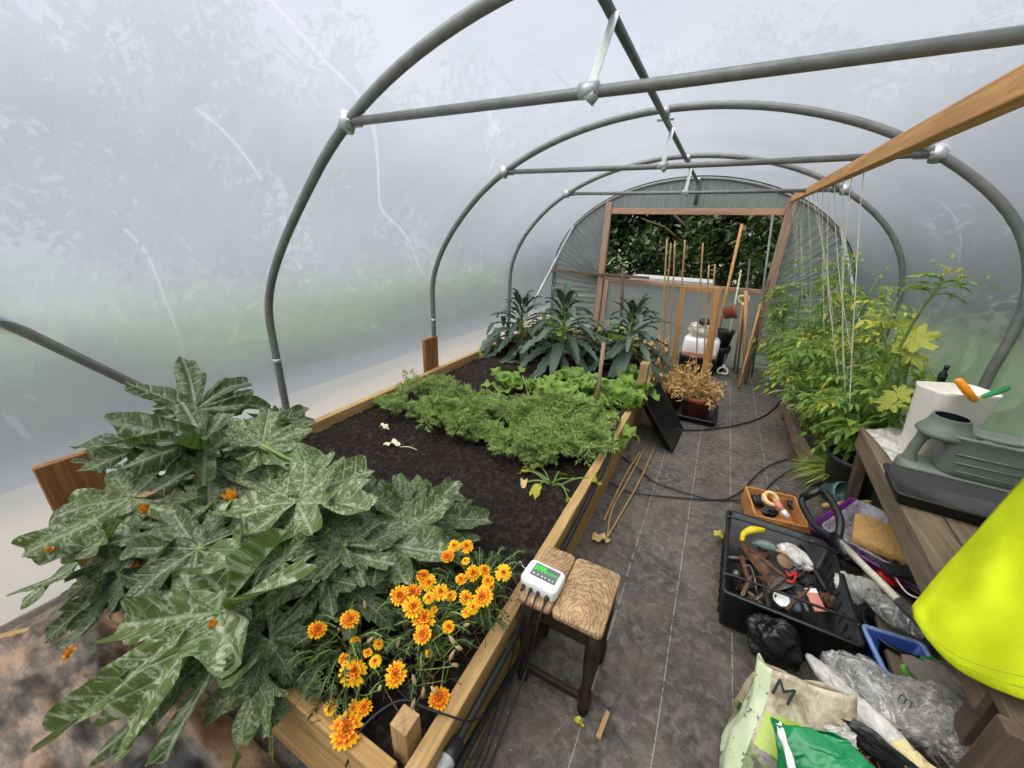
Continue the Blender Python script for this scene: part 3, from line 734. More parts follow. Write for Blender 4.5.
# stalk end (px, py, z), tip (px, py, z), width, lobedness, plant, tone, tilt to the camera
LV = [
 ((196, 408), .86, (258, 360), .95, .75, 1.0, 'a', .15, .5), ((206, 436), .80, (256, 386), .84, .8, 1.0, 'a', .25, .5),
 ((200, 446), .78, (116, 441), .78, .85, .9, 'a', .0, -.4), ((206, 462), .74, (246, 424), .76, 1.0, .9, 'a', .0, -.4),
 ((150, 446), .80, (120, 425), .80, 1.0, .8, 'a', .1, .4), ((100, 462), .72, (118, 440), .76, 1.0, .8, 'a', .15, .3),
 ((128, 496), .66, (0, 508), .60, .65, .8, 'a', .6, .5), ((118, 505), .60, (-10, 560), .46, .55, .8, 'a', .7, .5),
 ((196, 548), .60, (104, 552), .58, .8, .6, 'b', .35, .6), ((184, 520), .62, (112, 512), .6, .8, .6, 'a', .3, .6),
 ((95, 545), .56, (0, 618), .38, .7, .8, 'a', .5, .3), ((108, 560), .5, (40, 634), .33, .6, .8, 'a', .2, .2), ((118, 575), .46, (70, 640), .3, .7, .8, 'a', .1, .2), ((112, 585), .4, (26, 652), .22, .6, .7, 'a', .15, .2),
 ((225, 492), .66, (190, 470), .68, 1.0, .5, 'a', .55, .6), ((236, 500), .64, (190, 508), .6, .9, .5, 'b', .5, .6),
 ((262, 444), .78, (318, 424), .74, .95, .4, 'b', .95, .5), ((262, 456), .74, (306, 468), .68, .9, .4, 'b', .9, .6), ((256, 440), .78, (236, 476), .70, .9, .4, 'b', .9, .5),
 ((296, 500), .68, (330, 440), .68, .95, .4, 'b', .9, .7), ((298, 506), .66, (250, 480), .66, .9, .4, 'b', .85, .7), ((310, 505), .64, (362, 492), .6, .9, .5, 'b', .6, .7),
 ((282, 560), .58, (238, 540), .58, 1.0, .5, 'c', .8, .7), ((276, 566), .56, (300, 532), .58, 1.0, .5, 'c', .7, .7), ((245, 600), .54, (184, 612), .52, .7, .6, 'c', 1.0, .6), ((262, 602), .53, (290, 630), .48, .8, .5, 'c', .8, .6),
 ((170, 590), .52, (136, 582), .52, .9, .9, 'b', .1, .3), ((150, 610), .46, (110, 636), .38, .9, .6, 'b', .7, .5),
 ((212, 612), .56, (8, 748), .26, .42, .75, 'c', .85, .55), ((226, 636), .48, (104, 764), .16, .42, .75, 'c', .35, .4), ((204, 606), .54, (120, 640), .46, .8, .5, 'b', .7, .6),
 ((254, 676), .42, (232, 790), .16, .85, .85, 'c', .55, .7), ((270, 640), .5, (300, 690), .36, 1.0, .5, 'c', .25, .5),
 ((350, 552), .56, (372, 498), .58, 1.0, .55, 'c', .5, .7), ((345, 545), .58, (300, 520), .6, 1.0, .5, 'b', .45, .7), ((384, 540), .52, (406, 466), .56, .95, .5, 'b', .5, .7), ((350, 500), .6, (384, 462), .62, 1.0, .5, 'b', .4, .7),
 ((404, 520), .50, (446, 484), .5, 1.0, .6, 'b', .5, .7), ((420, 516), .50, (506, 520), .44, .8, .6, 'b', .45, .7), ((410, 540), .46, (452, 548), .42, 1.0, .6, 'c', .45, .7), ((440, 536), .42, (490, 540), .38, .8, .6, 'b', .35, .6),
 ((326, 578), .54, (286, 640), .44, .9, .4, 'c', .3, .7), ((330, 572), .54, (372, 600), .46, .9, .4, 'c', .25, .7), ((324, 570), .56, (290, 580), .52, 1.0, .5, 'c', .4, .7), ((352, 590), .48, (402, 628), .4, .9, .5, 'c', .15, .6),
 ((310, 615), .46, (340, 650), .38, 1.0, .4, 'c', .15, .6), ((290, 650), .40, (318, 680), .34, 1.1, .4, 'c', .1, .5), ((378, 560), .5, (420, 590), .46, 1.0, .7, 'c', .02, .1),
 ((200, 574), .5, (160, 640), .4, .9, .5, 'b', .2, .6), ((140, 540), .56, (96, 580), .48, .9, .5, 'a', .25, .5), ((262, 528), .62, (218, 560), .56, 1.0, .4, 'b', .4, .7), ((330, 528), .6, (346, 560), .54, 1.0, .4, 'c', .35, .7), ((180, 478), .66, (140, 486), .64, 1.0, .6, 'a', .15, .4),
 ((276, 424), .70, (318, 402), .70, .7, 1.0, 'b', .2, .4), ((236, 430), .72, (246, 452), .66, 1.0, .6, 'b', .35, .5)]
plants = {}
LAB = {'a': 'courgette plant with tall backlit leaves in the far corner of the bed end', 'b': 'courgette plant with silver marbled leaves reaching towards bare soil', 'c': 'courgette plant whose big leaves hang over the near bed end'}
for k in 'abc': plants[k] = dict(t=thing('courgette_plant', LAB[k], 'courgette plant', CROWN[k], 'courgette plants'), leaf=MB(), stem=MB())
for i, (b, zb, tp, zt, wd, lob, k, tone, tilt) in enumerate(LV):
    B = az(*b, zb); T = az(*tp, zt)
    if not (wd == .42 or i in (0, 1, 2, 3)): T = B + (T - B) * .80; lob = min(lob, .8) * .9
    if T[0] < -2.27: T[0] = -2.27
    if B[0] < -2.2: B[0] = -2.2
    nrm = UP * (1 - abs(tilt) * .5) + toC(B) * tilt * .9 + R.randn(3) * .22 if tilt >= 0 else UP * .75 - toC(B) * .25 + np.array([0.2, .3, 0])
    squash_leaf(plants[k]['leaf'], B, T, nrm, wd, lob, cup=.16 if i % 3 else -.10, droop=.12 + .1 * R.rand(), seed=100 + i, tone=tone)
    c = np.array(CROWN[k]) + np.array([R.randn() * .05, R.randn() * .05, 0])
    m = (c + B) / 2 + UP * .02 + (B - c) * np.array([-.15, -.15, .12])
    tube(plants[k]['stem'], spline([c, m, B - UP * .004], 6), [.013, .007], 7, tone=R.rand())
# smaller leaves low in the middle of each plant, toned darker to suggest shade
for k in 'abc':
    c = np.array(CROWN[k])
    for j in range(9):
        a = R.rand() * 6.28; q = .12 + .3 * R.rand(); b = c + np.array([math.cos(a) * q, math.sin(a) * q * .7, .02 + .20 * R.rand()])
        b[0] = max(b[0], -2.1); b[1] = max(b[1], .42)
        d = np.array([math.cos(a), math.sin(a), -.15]) * (.13 + .1 * R.rand())
        if b[0] + d[0] < -2.25: d[0] = 0
        squash_leaf(plants[k]['leaf'], b, b + d, UP + R.randn(3) * .3, .95, .6, .08, .1, 300 + j + ord(k) * 20, .1 + .4 * R.rand(), 56, 6)
        tube(plants[k]['stem'], spline([c, (c + b) / 2 + UP * .04, b], 5), [.011, .006], 6, tone=R.rand())
    plants[k]['leaf'].build('foliage', M_SQ, plants[k]['t']); plants[k]['stem'].build('stalks', M_PETIOLE, plants[k]['t'])
def squash_flower(p, ax_, s, k, nm='flower', closed=False, mat=None):
    mb = MB(); A, S, N = frame(ax_, UP + R.randn(3) * .2)
    for q in range(5):
        a = q * 2 * PI / 5; rad = S * math.cos(a) + N * math.sin(a)
        w = .25 if closed else .75
        pts = [p, p + A * s * .5 + rad * s * .16, p + A * s + rad * s * w * .55]
        strip_leaf(mb, spline(pts, 4), [s * .08, s * .26, s * .2, .002], np.cross(rad, A) + A * .3 if False else rad, .2, .1, 5, q, .5)
    tube(mb, [p - A * s * .35, p], [.006, .010], 6, tone=.2)
    mb.build(nm, mat or M_FLOWER, plants[k]['t'])
for (px, py, z, s, k, cl) in ((147, 512, .62, .05, 'a', True), (157, 516, .6, .045, 'a', True), (234, 503, .62, .06, 'b', False), (66, 656, .3, .028, 'a', False), (136, 564, .5, .035, 'a', True), (216, 629, .52, .04, 'c', True), (52, 549, .55, .02, 'a', True)):
    squash_flower(az(px, py, z), np.array([.2, -.2, .6]) + R.randn(3) * .3, s, k, closed=cl)

# ------------------------------------------------------------------ marigolds
FL = [(80, 465, 32), (233, 417, 33), (718, 75, 27), (776, 76, 28), (687, 122, 28), (771, 145, 18), (805, 200, 32), (858, 190, 26), (750, 230, 24), (947, 200, 36), (875, 240, 26), (595, 245, 34), (572, 214, 28),
      (655, 292, 34), (527, 290, 32), (465, 305, 38), (601, 315, 24), (704, 308, 24), (771, 314, 28), (851, 312, 40), (525, 360, 42), (576, 416, 44), (571, 486, 34), (803, 358, 28), (774, 386, 22), (626, 370, 14), (692, 450, 24),
      (247, 665, 46), (445, 672, 38), (257, 518, 20), (365, 532, 20), (316, 572, 17), (351, 612, 22), (878, 262, 24), (203, 598, 18), (600, 574, 15)]
FL = [(300 + a * .2148, 530 + b * .2148, c * .2148) for a, b, c in FL] + [(346, 731, 11), (439, 699, 8), (331, 708, 5), (364, 708, 6), (353, 708, 5)]
MC = {'p': (-.80, .52, .29), 'q': (-.62, .66, .29), 'r': (-.56, .88, .29)}
MLAB = {'p': 'marigold plant with few scattered blooms and seed heads at the bed corner post', 'q': 'marigold plant with a packed cluster of orange and yellow blooms', 'r': 'marigold plant with orange blooms leaning over the bed edge by the stool'}
mp = {k: dict(t=thing('marigold_plant', MLAB[k], 'flower', MC[k], 'marigolds at the bed corner'), leaf=MB(), stem=MB()) for k in MC}
def marigold_head(c, nrm, r):
    mb = MB(); A, S, N = frame(nrm, np.array([.3, .5, .2])); fl_ = R.rand() * 6.28
    lay = ((8, 1.0, .05), (6, .58, .12), (4, .3, .17))
    for (n, rr, up) in lay:
        for q in range(n):
            a = fl_ + q * 2 * PI / n + R.randn() * .08; e = S * math.cos(a) + N * math.sin(a); sd_ = np.cross(A, e)
            L = r * rr * (.92 + .16 * R.rand()); W = L * 2.2 / n * (2.2 if rr > .9 else 2.4)
            ts = np.array([.12, .45, .8, 1.0]); ws = np.array([.2, .62, 1.0, .78]); G = np.zeros((4, 5, 3)); rad = np.zeros((4, 5))
            for ii in range(4):
                for jj, qq in enumerate((-1, -.5, 0, .5, 1)):
                    tq = ts[ii] - (.16 if ii == 3 and qq == 0 else 0)
                    hz = up * r * 1.6 + r * .12 * math.sin(ts[ii] * 2.5) + .08 * r * math.sin(qq * 5 + q) * ts[ii] - .10 * r * ts[ii] ** 2 * (1 if rr > .9 else -.5)
                    G[ii, jj] = c + e * L * tq + sd_ * W * ws[ii] * qq * .5 + A * hz
                    rad[ii, jj] = min(1, ts[ii] * (.6 + .25 * rr) + .22 * abs(qq) * ts[ii])
            gridmesh(mb, G, rad=rad.ravel(), tone=np.full(20, R.rand()))
        fl_ += .35
    for q in range(14):
        a = R.rand() * 6.28; k_ = r * .22 * R.rand() ** .5; p = c + (S * math.cos(a) + N * math.sin(a)) * k_
        tube(mb, [p + A * r * .3, p + A * r * .55], r * .06, 4, True, rad=0.05, tone=.5)
    return mb
for i, (px, py, r) in enumerate(FL):
    zf = .50 + .05 * R.rand() if py < 640 else .43 + .04 * R.rand()
    if py > 690: zf = .36
    p = az(px, py, zf); rm = r / FPX * np.linalg.norm(p - CAM) * 1.02
    k = min(MC, key=lambda q: np.linalg.norm(np.array(MC[q])[:2] - p[:2]))
    nrm = toC(p) * (.55 + .3 * R.rand()) + UP * .6 + R.randn(3) * .22
    marigold_head(p, nrm, rm).build('flower', M_PETAL, mp[k]['t'])
    n = _unit(nrm); c = np.array(MC[k]) + np.array([R.randn() * .03, R.randn() * .04, 0])
    tube(mp[k]['stem'], spline([c, (c + p) / 2 + np.array([0, 0, .03]) + R.randn(3) * .015, p - n * rm * .9], 6), [.003, .0022], 5, tone=R.rand())
    g = MB(); lathe(g, p - n * rm * .75, [(.001, -.2 * rm), (.2 * rm, 0), (.24 * rm, .5 * rm), (.3 * rm, .75 * rm)], 8, np.array(frame(nrm, (.3, .5, .2))[1:] + (n,)).T)
    g.build('calyx', M_PETIOLE, mp[k]['t'])
BUD = [(355, 600), (339, 630), (398, 643), (401, 660), (344, 718), (452, 640), (459, 648), (466, 625), (414, 680), (423, 693), (434, 690), (455, 665), (380, 688), (413, 705), (336, 619), (370, 640), (478, 600), (452, 655), (365, 605)]
for px, py in BUD:
    z = .46 if py < 660 else .40
    p = az(px, py, z); k = min(MC, key=lambda q: np.linalg.norm(np.array(MC[q])[:2] - p[:2]))
    dn = _unit(np.array([R.randn() * .5, R.randn() * .5, .8])); mb = MB()
    tube(mb, [p - dn * .014, p - dn * .006, p + dn * .006, p + dn * .016], [.0025, .006, .0055, .001], 7, tone=R.rand()); mb.build('seed_head', M_BUD, mp[k]['t'])
    c = np.array(MC[k]) + np.array([R.randn() * .03, R.randn() * .04, 0]); tube(mp[k]['stem'], spline([c, (c + p) / 2 + R.randn(3) * .03, p - dn * .014], 5), .0016, 4, tone=.7 + .3 * R.rand())
for k in MC:
    c = np.array(MC[k]); rs = np.random.RandomState(ord(k))
    for j in range(75):
        a = rs.rand() * 6.28; q = .02 + .14 * rs.rand(); zz = .02 + .17 * rs.rand()
        b = c + np.array([math.cos(a) * q * .8, math.sin(a) * q, zz]); b[0] = min(b[0], -.44 if b[2] < .38 else -.40); b[1] = max(b[1], .41)
        compound(mp[k]['leaf'], mp[k]['stem'], spline([b, b + np.array([math.cos(a) * .03, math.sin(a) * .03, .02]), b + np.array([math.cos(a) * .06, math.sin(a) * .06, .015])], 3), 6, .016, .005, .1 + .7 * rs.rand(), rs)
    mp[k]['leaf'].build('foliage', M_MARI, mp[k]['t'])
    dead = MB()
    for j in range(60):
        a = rs.rand() * 6.28; b = c + np.array([rs.randn() * .07, rs.randn() * .08, .0]); b[0] = min(b[0], -.47); b[1] = max(b[1], .41)
        e = b + np.array([math.cos(a) * .09, math.sin(a) * .09, .05 + .1 * rs.rand()])
        tube(dead, spline([b, (b + e) / 2 + rs.randn(3) * .03, e], 4), .0013, 4, False, tone=rs.rand())
    dead.build('dead_stems', M_DRY, mp[k]['t']); mp[k]['stem'].build('stems', M_PETIOLE, mp[k]['t'])

# ------------------------------------------------------------------ carrots, salad, beet, kale, leeks in the bed
def carrot(seed):
    rs = np.random.RandomState(seed); t = thing('carrot_plant', 'feathery green carrot top in the dense band across the bed', 'carrot plant', (0, 0, 0), 'carrot tops across the bed')
    lf, st = MB(), MB()
    for k in range(11):
        a = rs.rand() * 6.28; L = .20 + .10 * rs.rand(); P = arcpts((rs.randn() * .01, rs.randn() * .01, 0), a, L, .9 + .45 * rs.rand(), .35 + .2 * rs.rand(), 10)
        tone = .15 + .7 * rs.rand(); tube(st, P, [.0022, .001], 4, False, tone=tone)
        T = np.gradient(P, axis=0)
        for i in range(3, 10):
            d = _unit(T[i]); s = _unit(np.cross(d, UP) + 1e-6); w = .055 * (1 - .6 * abs((i - 5) / 6.0))
            for sg in (-1, 1):
                e = P[i] + (s * sg * .9 + d * .5) * w + UP * rs.randn() * .008
                n = 5; q = np.linspace(.2, 1, n)[:, None]; Bq = P[i] + (e - P[i]) * q
                Bq = np.concatenate([Bq, Bq]); m = len(Bq)
                leaflets(lf, Bq, (e - P[i]) / w + rs.randn(m, 3) * .55, UP + rs.randn(m, 3) * .5, .018 + .012 * rs.rand(m), .0045 + .003 * rs.rand(m), np.clip(tone + .2 * rs.randn(m), 0, 1))
    lf.build('fronds', M_CARROT, t); st.build('stalks', M_PETIOLE, t); return t
cp = [carrot(s) for s in (1, 2, 3)]; ck = [children(c) for c in cp]
def inpoly(x, y, P):
    c = False; j = len(P) - 1
    for i in range(len(P)):
        if (P[i][1] > y) != (P[j][1] > y) and x < (P[j][0] - P[i][0]) * (y - P[i][1]) / (P[j][1] - P[i][1]) + P[i][0]: c = not c
        j = i
    return c
POL = [(382, 412), (400, 398), (440, 396), (500, 408), (560, 420), (604, 432), (600, 462), (560, 474), (505, 458), (450, 436), (395, 424)]
pts = []; tries = 0
while len(pts) < 48 and tries < 9000:
    tries += 1; x, y = R.uniform(375, 610), R.uniform(390, 480)
    if not inpoly(x, y, POL): continue
    p = az(x, y, .275)
    if p[0] > -.5 or any(np.linalg.norm(p[:2] - q[:2]) < .085 for q in pts): continue
    pts.append(p)
for i, p in enumerate(pts):
    s = .6 + .75 * R.rand()
    if i < 3: o = cp[i]; o.location = Vector(p.tolist()); o.rotation_euler.z = R.rand() * 6; o.scale = (s, s, s)
    else: copy_tree(cp[i % 3], p, R.rand() * 6.28, s, kids=ck[i % 3])
def leafy(name, label, cat, p, n, L, W, mat, seed, group=None, rise=(.5, 1.2), pet=.35, wave=.35, droop=.4, stem=None, tone=(.1, .9)):
    rs = np.random.RandomState(seed); t = thing(name, label, cat, p, group); lf, st = MB(), MB(); p = np.asarray(p, float)
    for k in range(n):
        a = k * 2.4 + rs.rand(); l = L * (.7 + .5 * rs.rand()); ri = rise[0] + (rise[1] - rise[0]) * rs.rand()
        P = arcpts(p + rs.randn(3) * [.012, .012, 0], a, l, ri, droop * (.6 + .8 * rs.rand()), 16); tn = tone[0] + (tone[1] - tone[0]) * rs.rand()
        i0 = int(pet * 15); tube(st, P[:i0 + 2], [.006, .004], 6, tone=tn)
        strip_leaf(lf, P[i0:], np.array([.15, .7, 1, 1, .85, .5, .05]) * W * (.8 + .4 * rs.rand()), UP, .25, wave, 7, seed * 50 + k, tn, 2.5)
    lf.build('foliage', mat, t); st.build('stalks', stem or M_PETIOLE, t); return t
LP = [((508, 392), 'light green leafy salad plant behind the carrots, left of the others'), ((540, 398), 'light green salad plant touching the carrot tops'),
      ((565, 408), 'broad leaved bright green beet plant left of the wooden peg'), ((585, 398), 'bright green beet plant just behind the wooden peg'), ((610, 404), 'bright green beet plant right of the wooden peg'), ((632, 396), 'bright green beet plant against the bed edge near the kale'), ((572, 388), 'smaller green beet plant under the middle kale'), ((622, 414), 'bright green beet plant leaning on the bed side board')]
for i, (q, lab) in enumerate(LP):
    p = az(*q, .275); leafy('salad_plant' if i < 2 else 'beet_plant', lab, 'vegetable', p, 14, .32, .074, M_LETT, 20 + i, 'leafy greens behind the carrots')
leafy('beet_plant', 'bright green leaf plant spilling over the outside of the bed board', 'vegetable', (-.475, 2.62, .30), 6, .22, .06, M_LETT, 33, 'leafy greens behind the carrots', rise=(.2, .8), droop=.9)
ch = leafy('chard_plant', 'yellowing plant with bowed stalks on bare soil before the carrots', 'vegetable', az(552, 486, .275), 10, .34, .034, M_TOMY, 51, None, (.4, 1.1), .6, .3, .85, M_PETIOLE)
def kale(p, label, seed, h, L, n=56):
    rs = np.random.RandomState(seed); t = thing('kale_plant', label, 'kale', p, 'dark kale at the back of the bed'); lf, st = MB(), MB(); p = np.asarray(p, float)
    tube(st, p + np.array([(0, 0, 0), (.01, 0, h * .5), (0, .01, h)]), [.02, .014], 8, tone=.4)
    for k in range(n):
        u = k / (n - 1); zz = h * (.25 + .75 * u); a = k * 2.4 + rs.rand() * .6; rise = -.15 + 1.45 * u ** 1.2; l = L * (1.0 - .25 * u) * (.85 + .3 * rs.rand())
        P = arcpts(p + np.array([0, 0, zz]), a, l, rise, .35 + .35 * rs.rand(), 20)
        P[:, 2] = np.maximum(P[:, 2], p[2] + .02); P[:, 0] = np.maximum(P[:, 0], -2.24); tn = .1 + .7 * rs.rand()
        tube(st, P[:7], [.005, .003], 5, tone=.5); tube(st, P[6:], [.003, .001], 4, False, tone=.35)
        strip_leaf(lf, P[4:], np.array([.3, .8, 1, 1, .9, .75, .4]) * (.052 if u < .4 else .036) * (.8 + .4 * rs.rand()), UP, .35 if u > .3 else .1, .28, 7, seed * 60 + k, tn, 9)
    lf.build('foliage', M_KALE, t); st.build('stem', M_PETIOLE, t)
kale(az(520, 352, .28), 'dark kale plant with a curled outer leaf, nearest the left polythene', 3, .52, .58)
kale(az(560, 366, .28), 'tallest dark kale plant in the middle', 4, .62, .60, 56)
kale(az(626, 368, .28), 'dark kale plant with drooping leaves near the path side', 5, .56, .56)
kale(az(590, 356, .28), 'low broad leaved kale between the tall kale plants', 6, .20, .40, 20)
leafy('cabbage_plant', 'mid green bushy plant behind the right kale', 'vegetable', (-1.05, 4.75, .28), 26, .50, .08, M_CARROT, 61, None, (.5, 1.4))
leafy('cabbage_plant', 'mid green bushy plant behind the left kale', 'vegetable', (-1.95, 4.8, .28), 26, .52, .07, M_CARROT, 62, None, (.5, 1.4))
leafy('cabbage_plant', 'green plant half hidden between joint post and right kale', 'vegetable', (-.62, 3.75, .28), 14, .26, .06, M_LETT, 63, None, (.5, 1.2), tone=(0, .4))
lk = None
for i, q in enumerate([(541, 400), (528, 398), (552, 402), (600, 400), (480, 360)]):
    p = az(*q, .275); rs = np.random.RandomState(i); t = thing('leek_seedling', 'thin grey green leek standing in the soil before the kale', 'leek', p, 'young leeks before the kale'); lf = MB()
    for k in range(4): strip_leaf(lf, arcpts(p, rs.rand() * 6.28, .2 + .12 * rs.rand(), 1.2 + .3 * rs.rand(), .3, 8), [.006, .006, .005, .001], UP, .4, 0, 3, k, .5 + .3 * rs.rand())
    lf.build('leaves', M_PALE, t)
# dry remains behind the kale
rs = np.random.RandomState(77); mb = MB()
for k in range(420):
    b = np.array([rs.uniform(-1.15, -.5), rs.uniform(4.75, 5.25), .28]); a = rs.rand() * 6.28
    P = arcpts(b, a, .12 + .22 * rs.rand(), .4 + 1.0 * rs.rand(), .4, 6); strip_leaf(mb, P, [.003, .008, .006, .001], UP, .2, .2, 3, k, rs.rand())
tag(mb.build('dry_straw', M_STRAW), 'straw coloured dead stalks at the far end of the bed', 'straw', kind='stuff')
# dead leaves on the soil
def dead_leaf(name, label, c, d, L, W, mat, seed, stalk=0, grp=None):
    rs = np.random.RandomState(seed); mb = MB(); c = np.asarray(c, float); d = _unit(d); P = c + np.linspace(0, 1, 10)[:, None] * d * L + UP * (.012 + .012 * np.sin(np.linspace(0, 5, 10)))[:, None]
    strip_leaf(mb, P, np.array([.2, .9, 1, .8, .9, .6, .1]) * W, UP, .3, .5, 7, seed, .85, 2.2)
    o = tag(mb.build(name, mat), label, 'leaf', grp)
    if stalk:
        m2 = MB(); tube(m2, spline([c, c - d * stalk * .5 + UP * .012, c - d * stalk], 4), .004, 6, tone=.7); m2.build('stalk', M_PALE, o)
    return o
M_PALELEAF = leafmat('bleached_leaf', sr(206, 196, 150), sr(236, 230, 196), .15, .7)
dead_leaf('fallen_leaf', 'pale bleached leaf with its stalk lying on bare soil', az(400, 447, .30), az(376, 443, .3) - az(400, 447, .3), .12, .03, M_PALELEAF, 3, .12)
dead_leaf('fallen_leaf', 'small cream leaf scrap on soil by the carrots', az(380, 428, .30), (1, .3, 0), .07, .025, M_PALELEAF, 4)
dead_leaf('fallen_leaf', 'yellow leaf on the membrane at the stool foot', az(574, 722, .012), (1, .1, 0), .035, .011, M_TOMY, 5)
dead_leaf('fallen_leaf', 'curled tan leaf on the membrane at the end of the canes', az(592, 541, .015), (.6, .4, 0), .11, .03, M_STRAW, 6)
dead_leaf('fallen_leaf', 'green yellow leaf on the path beside the black crate', az(714, 537, .012), (1, .4, 0), .07, .03, M_TOMY, 7)
dead_leaf('fallen_leaf', 'brown curled scrap on soil at the foot of the chard', az(524, 482, .29), (.2, -.5, 0), .06, .02, M_STRAW, 8)

# ------------------------------------------------------------------ shape helpers for man-made things
def ring(w, d, r, z, n=6):
    r = min(r, w / 2 - 1e-4, d / 2 - 1e-4); P = []
    for cx, cy, a0 in ((w / 2 - r, d / 2 - r, 0), (-w / 2 + r, d / 2 - r, PI / 2), (-w / 2 + r, -d / 2 + r, PI), (w / 2 - r, -d / 2 + r, 1.5 * PI)):
        for k in range(n): a = a0 + k * PI / 2 / (n - 1); P.append((cx + r * math.cos(a), cy + r * math.sin(a), z))
    return np.array(P)
def loft(mb, c, rings, M=None, cap0=True, cap1=True):
    """rings: (w, d, r, z[, dx, dy])"""
    V = []
    for q in rings:
        p = ring(*q[:4]); 
        if len(q) > 4: p = p + np.array([q[4], q[5], 0])
        V.append(p)
    n = len(V[0]); k = len(V); V = np.concatenate(V)
    if M is not None: V = V @ np.asarray(M).T
    F = [[i * n + j, i * n + (j + 1) % n, (i + 1) * n + (j + 1) % n, (i + 1) * n + j] for i in range(k - 1) for j in range(n)]
    if cap0: F.append(list(range(n))[::-1])
    if cap1: F.append([(k - 1) * n + j for j in range(n)])
    mb.add(V + np.asarray(c), F)
def tray(mb, c, w, d, h, t=.004, r=.02, taper=.9, lip=.008, M=None):
    loft(mb, c, [(w * taper, d * taper, r, 0), (w, d, r, h - .012), (w + 2 * lip, d + 2 * lip, r + lip, h - .010), (w + 2 * lip, d + 2 * lip, r + lip, h),
                 (w - 2 * t, d - 2 * t, r, h), (w * taper - 2 * t, d * taper - 2 * t, r, t)], M)
def orient(x=None, z=(0, 0, 1)):
    """columns x, y, z: z kept, x made square to it"""
    z = _unit(z); x = np.asarray(x, float); x = _unit(x - x.dot(z) * z); return np.array([x, np.cross(z, x), z]).T

# ------------------------------------------------------------------ stool with the sensor box
st = thing('stool', 'small dark legged stool with a worn two plank wooden seat', 'stool', (-.255, 1.015, 0))
for x0, x1 in ((-.402, -.283), (-.279, -.108)):
    mb = MB(); loft(mb, ((x0 + x1) / 2, 1.018, .42), [(x1 - x0 - .008, .258, .014, 0), (x1 - x0, .27, .018, .006), (x1 - x0, .27, .018, .024), (x1 - x0 - .01, .26, .014, .031)]); mb.build('seat_plank', W_STOOL, st)
LX, LY = (-.375, -.135), (.915, 1.12)
for x in LX:
    for y in LY:
        mb = MB(); lathe(mb, (x, y, 0), [(0, 0), (.017, 0), (.021, .02), (.016, .04), (.023, .05), (.023, .10), (.016, .108), (.021, .12), (.015, .14), (.021, .22), (.025, .29), (.017, .305), (.024, .318), (.024, .42), (0, .42)], 16)
        mb.build('leg', W_DARK, st)
for y in LY:
    mb = MB(); box(mb, (-.255, y, .385), (.23, .018, .07)); mb.build('apron', W_DARK, st, False, .003)
    mb = MB(); box(mb, (-.255, y, .075), (.23, .02, .03)); mb.build('stretcher', W_DARK, st, False, .003)
for x in LX:
    mb = MB(); box(mb, (x, 1.0175, .385), (.018, .2, .07)); mb.build('apron', W_DARK, st, False, .003)
    mb = MB(); box(mb, (x, 1.0175, .075), (.02, .2, .03)); mb.build('stretcher', W_DARK, st, False, .003)
SB = np.array([-.345, .965, .452]); RM = rotz(-.05)
se = thing('sensor_box', 'white plastic monitor box with green graph screen on the stool', 'monitor', SB)
mb = MB(); loft(mb, SB, [(.132, .096, .016, 0), (.138, .102, .02, .006), (.138, .102, .02, .036), (.132, .096, .018, .043), (.12, .084, .014, .0445)], RM); mb.build('case', M_WHITE, se)
M_LCD = plain('screen_grey', sr(98, 102, 104), .25, .05, 5, bump=0); M_LCDG = plain('screen_green', sr(70, 205, 60), .4, .05, 5, bump=0); M_INK = plain('black_ink', sr(30, 44, 36), .6, .1, 9)
mb = MB(); box(mb, SB + RM @ np.array([.004, .008, .0455]), (.094, .056, .002), RM); scr = mb.build('screen', M_LCD, se, False)
mb = MB()
for k in range(26):
    x = -.040 + k * .0034; hgt = (.024 - .0005 * k + .004 * math.sin(k * 1.9)) if k < 12 else (.008 + .004 * math.sin(k * 2.3))
    box(mb, SB + RM @ np.array([x + .003, .029 - hgt / 2 - (.0 if k < 12 else .012), .0469]), (.0028, max(.003, hgt), .0008), RM)
g = mb.build('graph', M_LCDG, scr, False); g.matrix_parent_inverse = Matrix.Translation(-Vector(se.location)) @ Matrix() if False else Matrix()
mb = MB()
for x in (-.036, -.02, -.004, .008, .024, .036): box(mb, SB + RM @ np.array([x + .004, -.010, .0469]), (.006 if x < 0 else .005, .004, .0008), RM)
mb.build('icons', M_WHITE, scr, False).matrix_parent_inverse = Matrix()
for k, x in enumerate((-.048, -.02, .008, .042)):
    p = SB + RM @ np.array([x, -.051, .016]); mb = MB(); r = .007 if k < 3 else .009
    tube(mb, [p + [0, .002, 0], p - [0, .006, 0], p - [0, .007, 0], p - [0, .022, .004]], [r, r, r * .75, r * .55], 10); mb.build('connector', M_RUBBER, se)
    if k:
        q = p - np.array([0, .022, .004]); e = np.array([-.40 + .012 * k, .60 - .06 * k, .02])
        mb = MB(); tube(mb, spline([q, q + [-.002, -.03, -.03], q + [-.012, -.045, -.14], q + [-.03, -.05, -.30], (e + q + [-.02, -.1, -.8]) / 2 * [1, 1, 0] + [0, 0, .03], e], 8), .0028 if k < 3 else .004, 6); mb.build('lead', M_RUBBER, se)
mb = MB(); p = SB + RM @ np.array([-.069, .01, .02]); tube(mb, spline([p, p + [-.02, .0, .01], p + [-.04, .02, .0], p + [-.09, .05, -.10], p + [-.14, .10, -.17]], 6), .0015, 5); mb.build('lead', M_WHITE, se)

